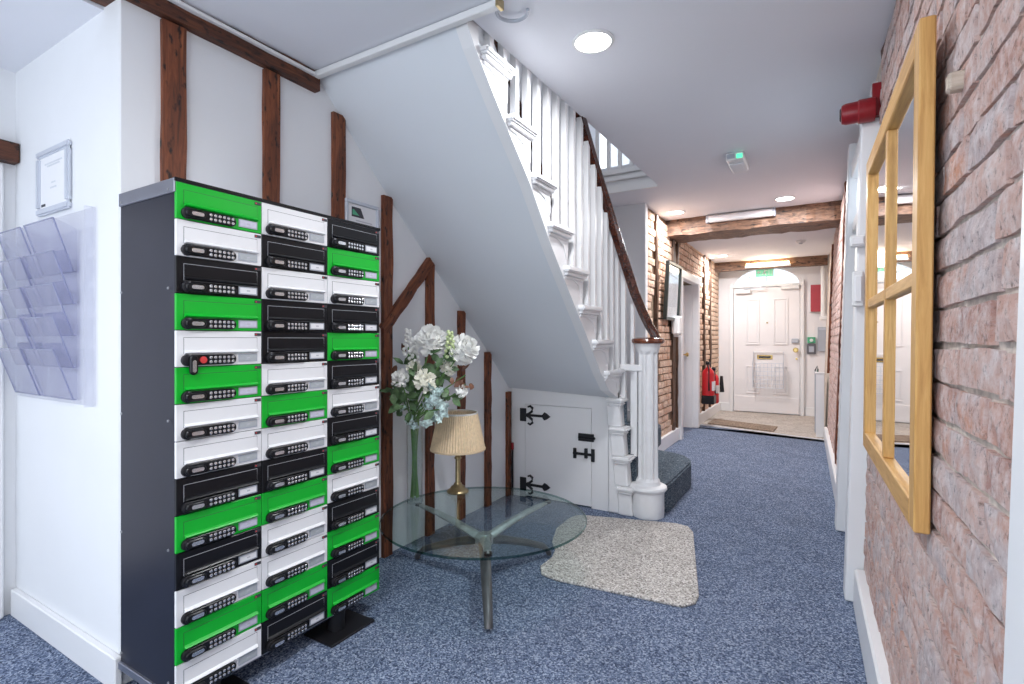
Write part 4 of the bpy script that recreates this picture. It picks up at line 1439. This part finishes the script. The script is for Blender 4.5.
spray('peony', 'large white peony at the top centre of the vase bouquet', 'flower', hd(.092, .845), 'bloom', .078, 1, 4)
spray('peony', 'large white peony at the top right of the vase bouquet', 'flower', hd(.265, .80), 'bloom', .074, 2, 4)
spray('rose', 'open cream rose at the middle of the vase bouquet', 'flower', hd(.073, .633, -.08), 'rose', .057, 3, 5, 'g', 'petal_cream')
spray('rose', 'small white rose at the left of the vase bouquet', 'flower', hd(-.07, .645, -.03), 'rose', .046, 4, 5, 'g', 'petal')
spray('rose', 'white rose bud low at the right of the vase bouquet', 'flower', hd(.255, .575, -.02), 'rose', .032, 5, 4, 'gr', 'petal')
spray('rose', 'small cream rose just above the left rose of the bouquet', 'flower', hd(.0, .70, -.02), 'rose', .038, 6, 4, 'g', 'petal_cream')
spray('rose', 'pale rose under the top right peony of the bouquet', 'flower', hd(.18, .70, .02), 'rose', .042, 16, 5, 'gp', 'petal_cream')
spray('lilac_spike', 'pale green flower spike at the upper left of the bouquet', 'flower', hd(-.035, .82), 'spike', .03, 7, 4, 'g', 'petal')
spray('stock_spike', 'white flower spike beside the top centre peony of the bouquet', 'flower', hd(-.005, .77), 'spike', .03, 17, 4, 'g', 'petal')
spray('lime_spike', 'lime green flower spike between the two large peonies', 'flower', hd(.195, .81, -.03), 'spike', .03, 8, 4, 'g', 'petal_lime')
spray('ivy_trail', 'variegated pale ivy spray hanging in front of the lampshade', 'foliage', hd(.15, .49, -.12), 'foliage', 0, 9, 14, 'p')
spray('ivy_trail', 'variegated pale ivy spray just right of the open cream rose', 'foliage', hd(.165, .57, -.10), 'foliage', 0, 10, 14, 'ppg')
spray('leafy_twig', 'dark green leafy twig spreading to the left of the bouquet', 'foliage', hd(-.10, .575, -.03), 'foliage', 0, 11, 14, 'g')
spray('leafy_twig', 'green leafy twig low over the vase rim', 'foliage', hd(.0, .49, -.06), 'foliage', 0, 12, 15, 'ggp')
spray('rust_twig', 'rust brown leafy twig at the right of the bouquet', 'foliage', hd(.275, .66, .0), 'foliage', 0, 13, 9, 'r')
spray('rust_twig', 'rust brown leafy twig at the left of the bouquet', 'foliage', hd(-.035, .74, .03), 'foliage', 0, 14, 8, 'rg')
spray('leafy_twig', 'green leafy twig between the two large peonies', 'foliage', hd(.16, .74, .03), 'foliage', 0, 15, 12, 'g')

t = thing('table_lamp', 'brass table lamp with a pleated cream shade on the glass table', 'lamp', (-1.80, 2.415, TZ))
MB().lathe([(.062, 0), (.064, .008), (.060, .014), (.045, .022), (.040, .034), (.026, .042), (.020, .055)], n=28).obj('base', 'brass', t, smooth=True)
MB().lathe([(.017, .05), (.015, .06), (.014, .19), (.020, .195), (.020, .202), (.014, .21), (.012, .29), (.022, .30), (.016, .315)], n=20).obj('stem', 'brass', t, smooth=True)
vs, fs = [], []
N = 120
for r, z in ((.158, .250), (.156, .257), (.114, .450), (.112, .458)):
    for i in range(N):
        a = 2 * PI * i / N
        q = r * (1 + (.018 if i % 2 else -.018))
        vs.append((q * math.cos(a), q * math.sin(a), z))
for j in range(3):
    for i in range(N):
        k = (i + 1) % N
        fs.append((j * N + i, j * N + k, j * N + N + k, j * N + N + i))
sh = MB().add(vs, fs).obj('shade', 'shade_cream', t)
MB().lathe([(.160, .247), (.161, .257), (.158, .257)], n=48, cap=False).obj('shade_trim', 'shade_cream', sh)
MB().lathe([(.113, .452), (.116, .464), (.111, .464)], n=48, cap=False).obj('shade_trim', 'shade_trim', sh)
MB().lathe([(.013, .31), (.028, .34), (.03, .37), (.02, .395)], n=16).obj('bulb', 'paper', t, smooth=True)
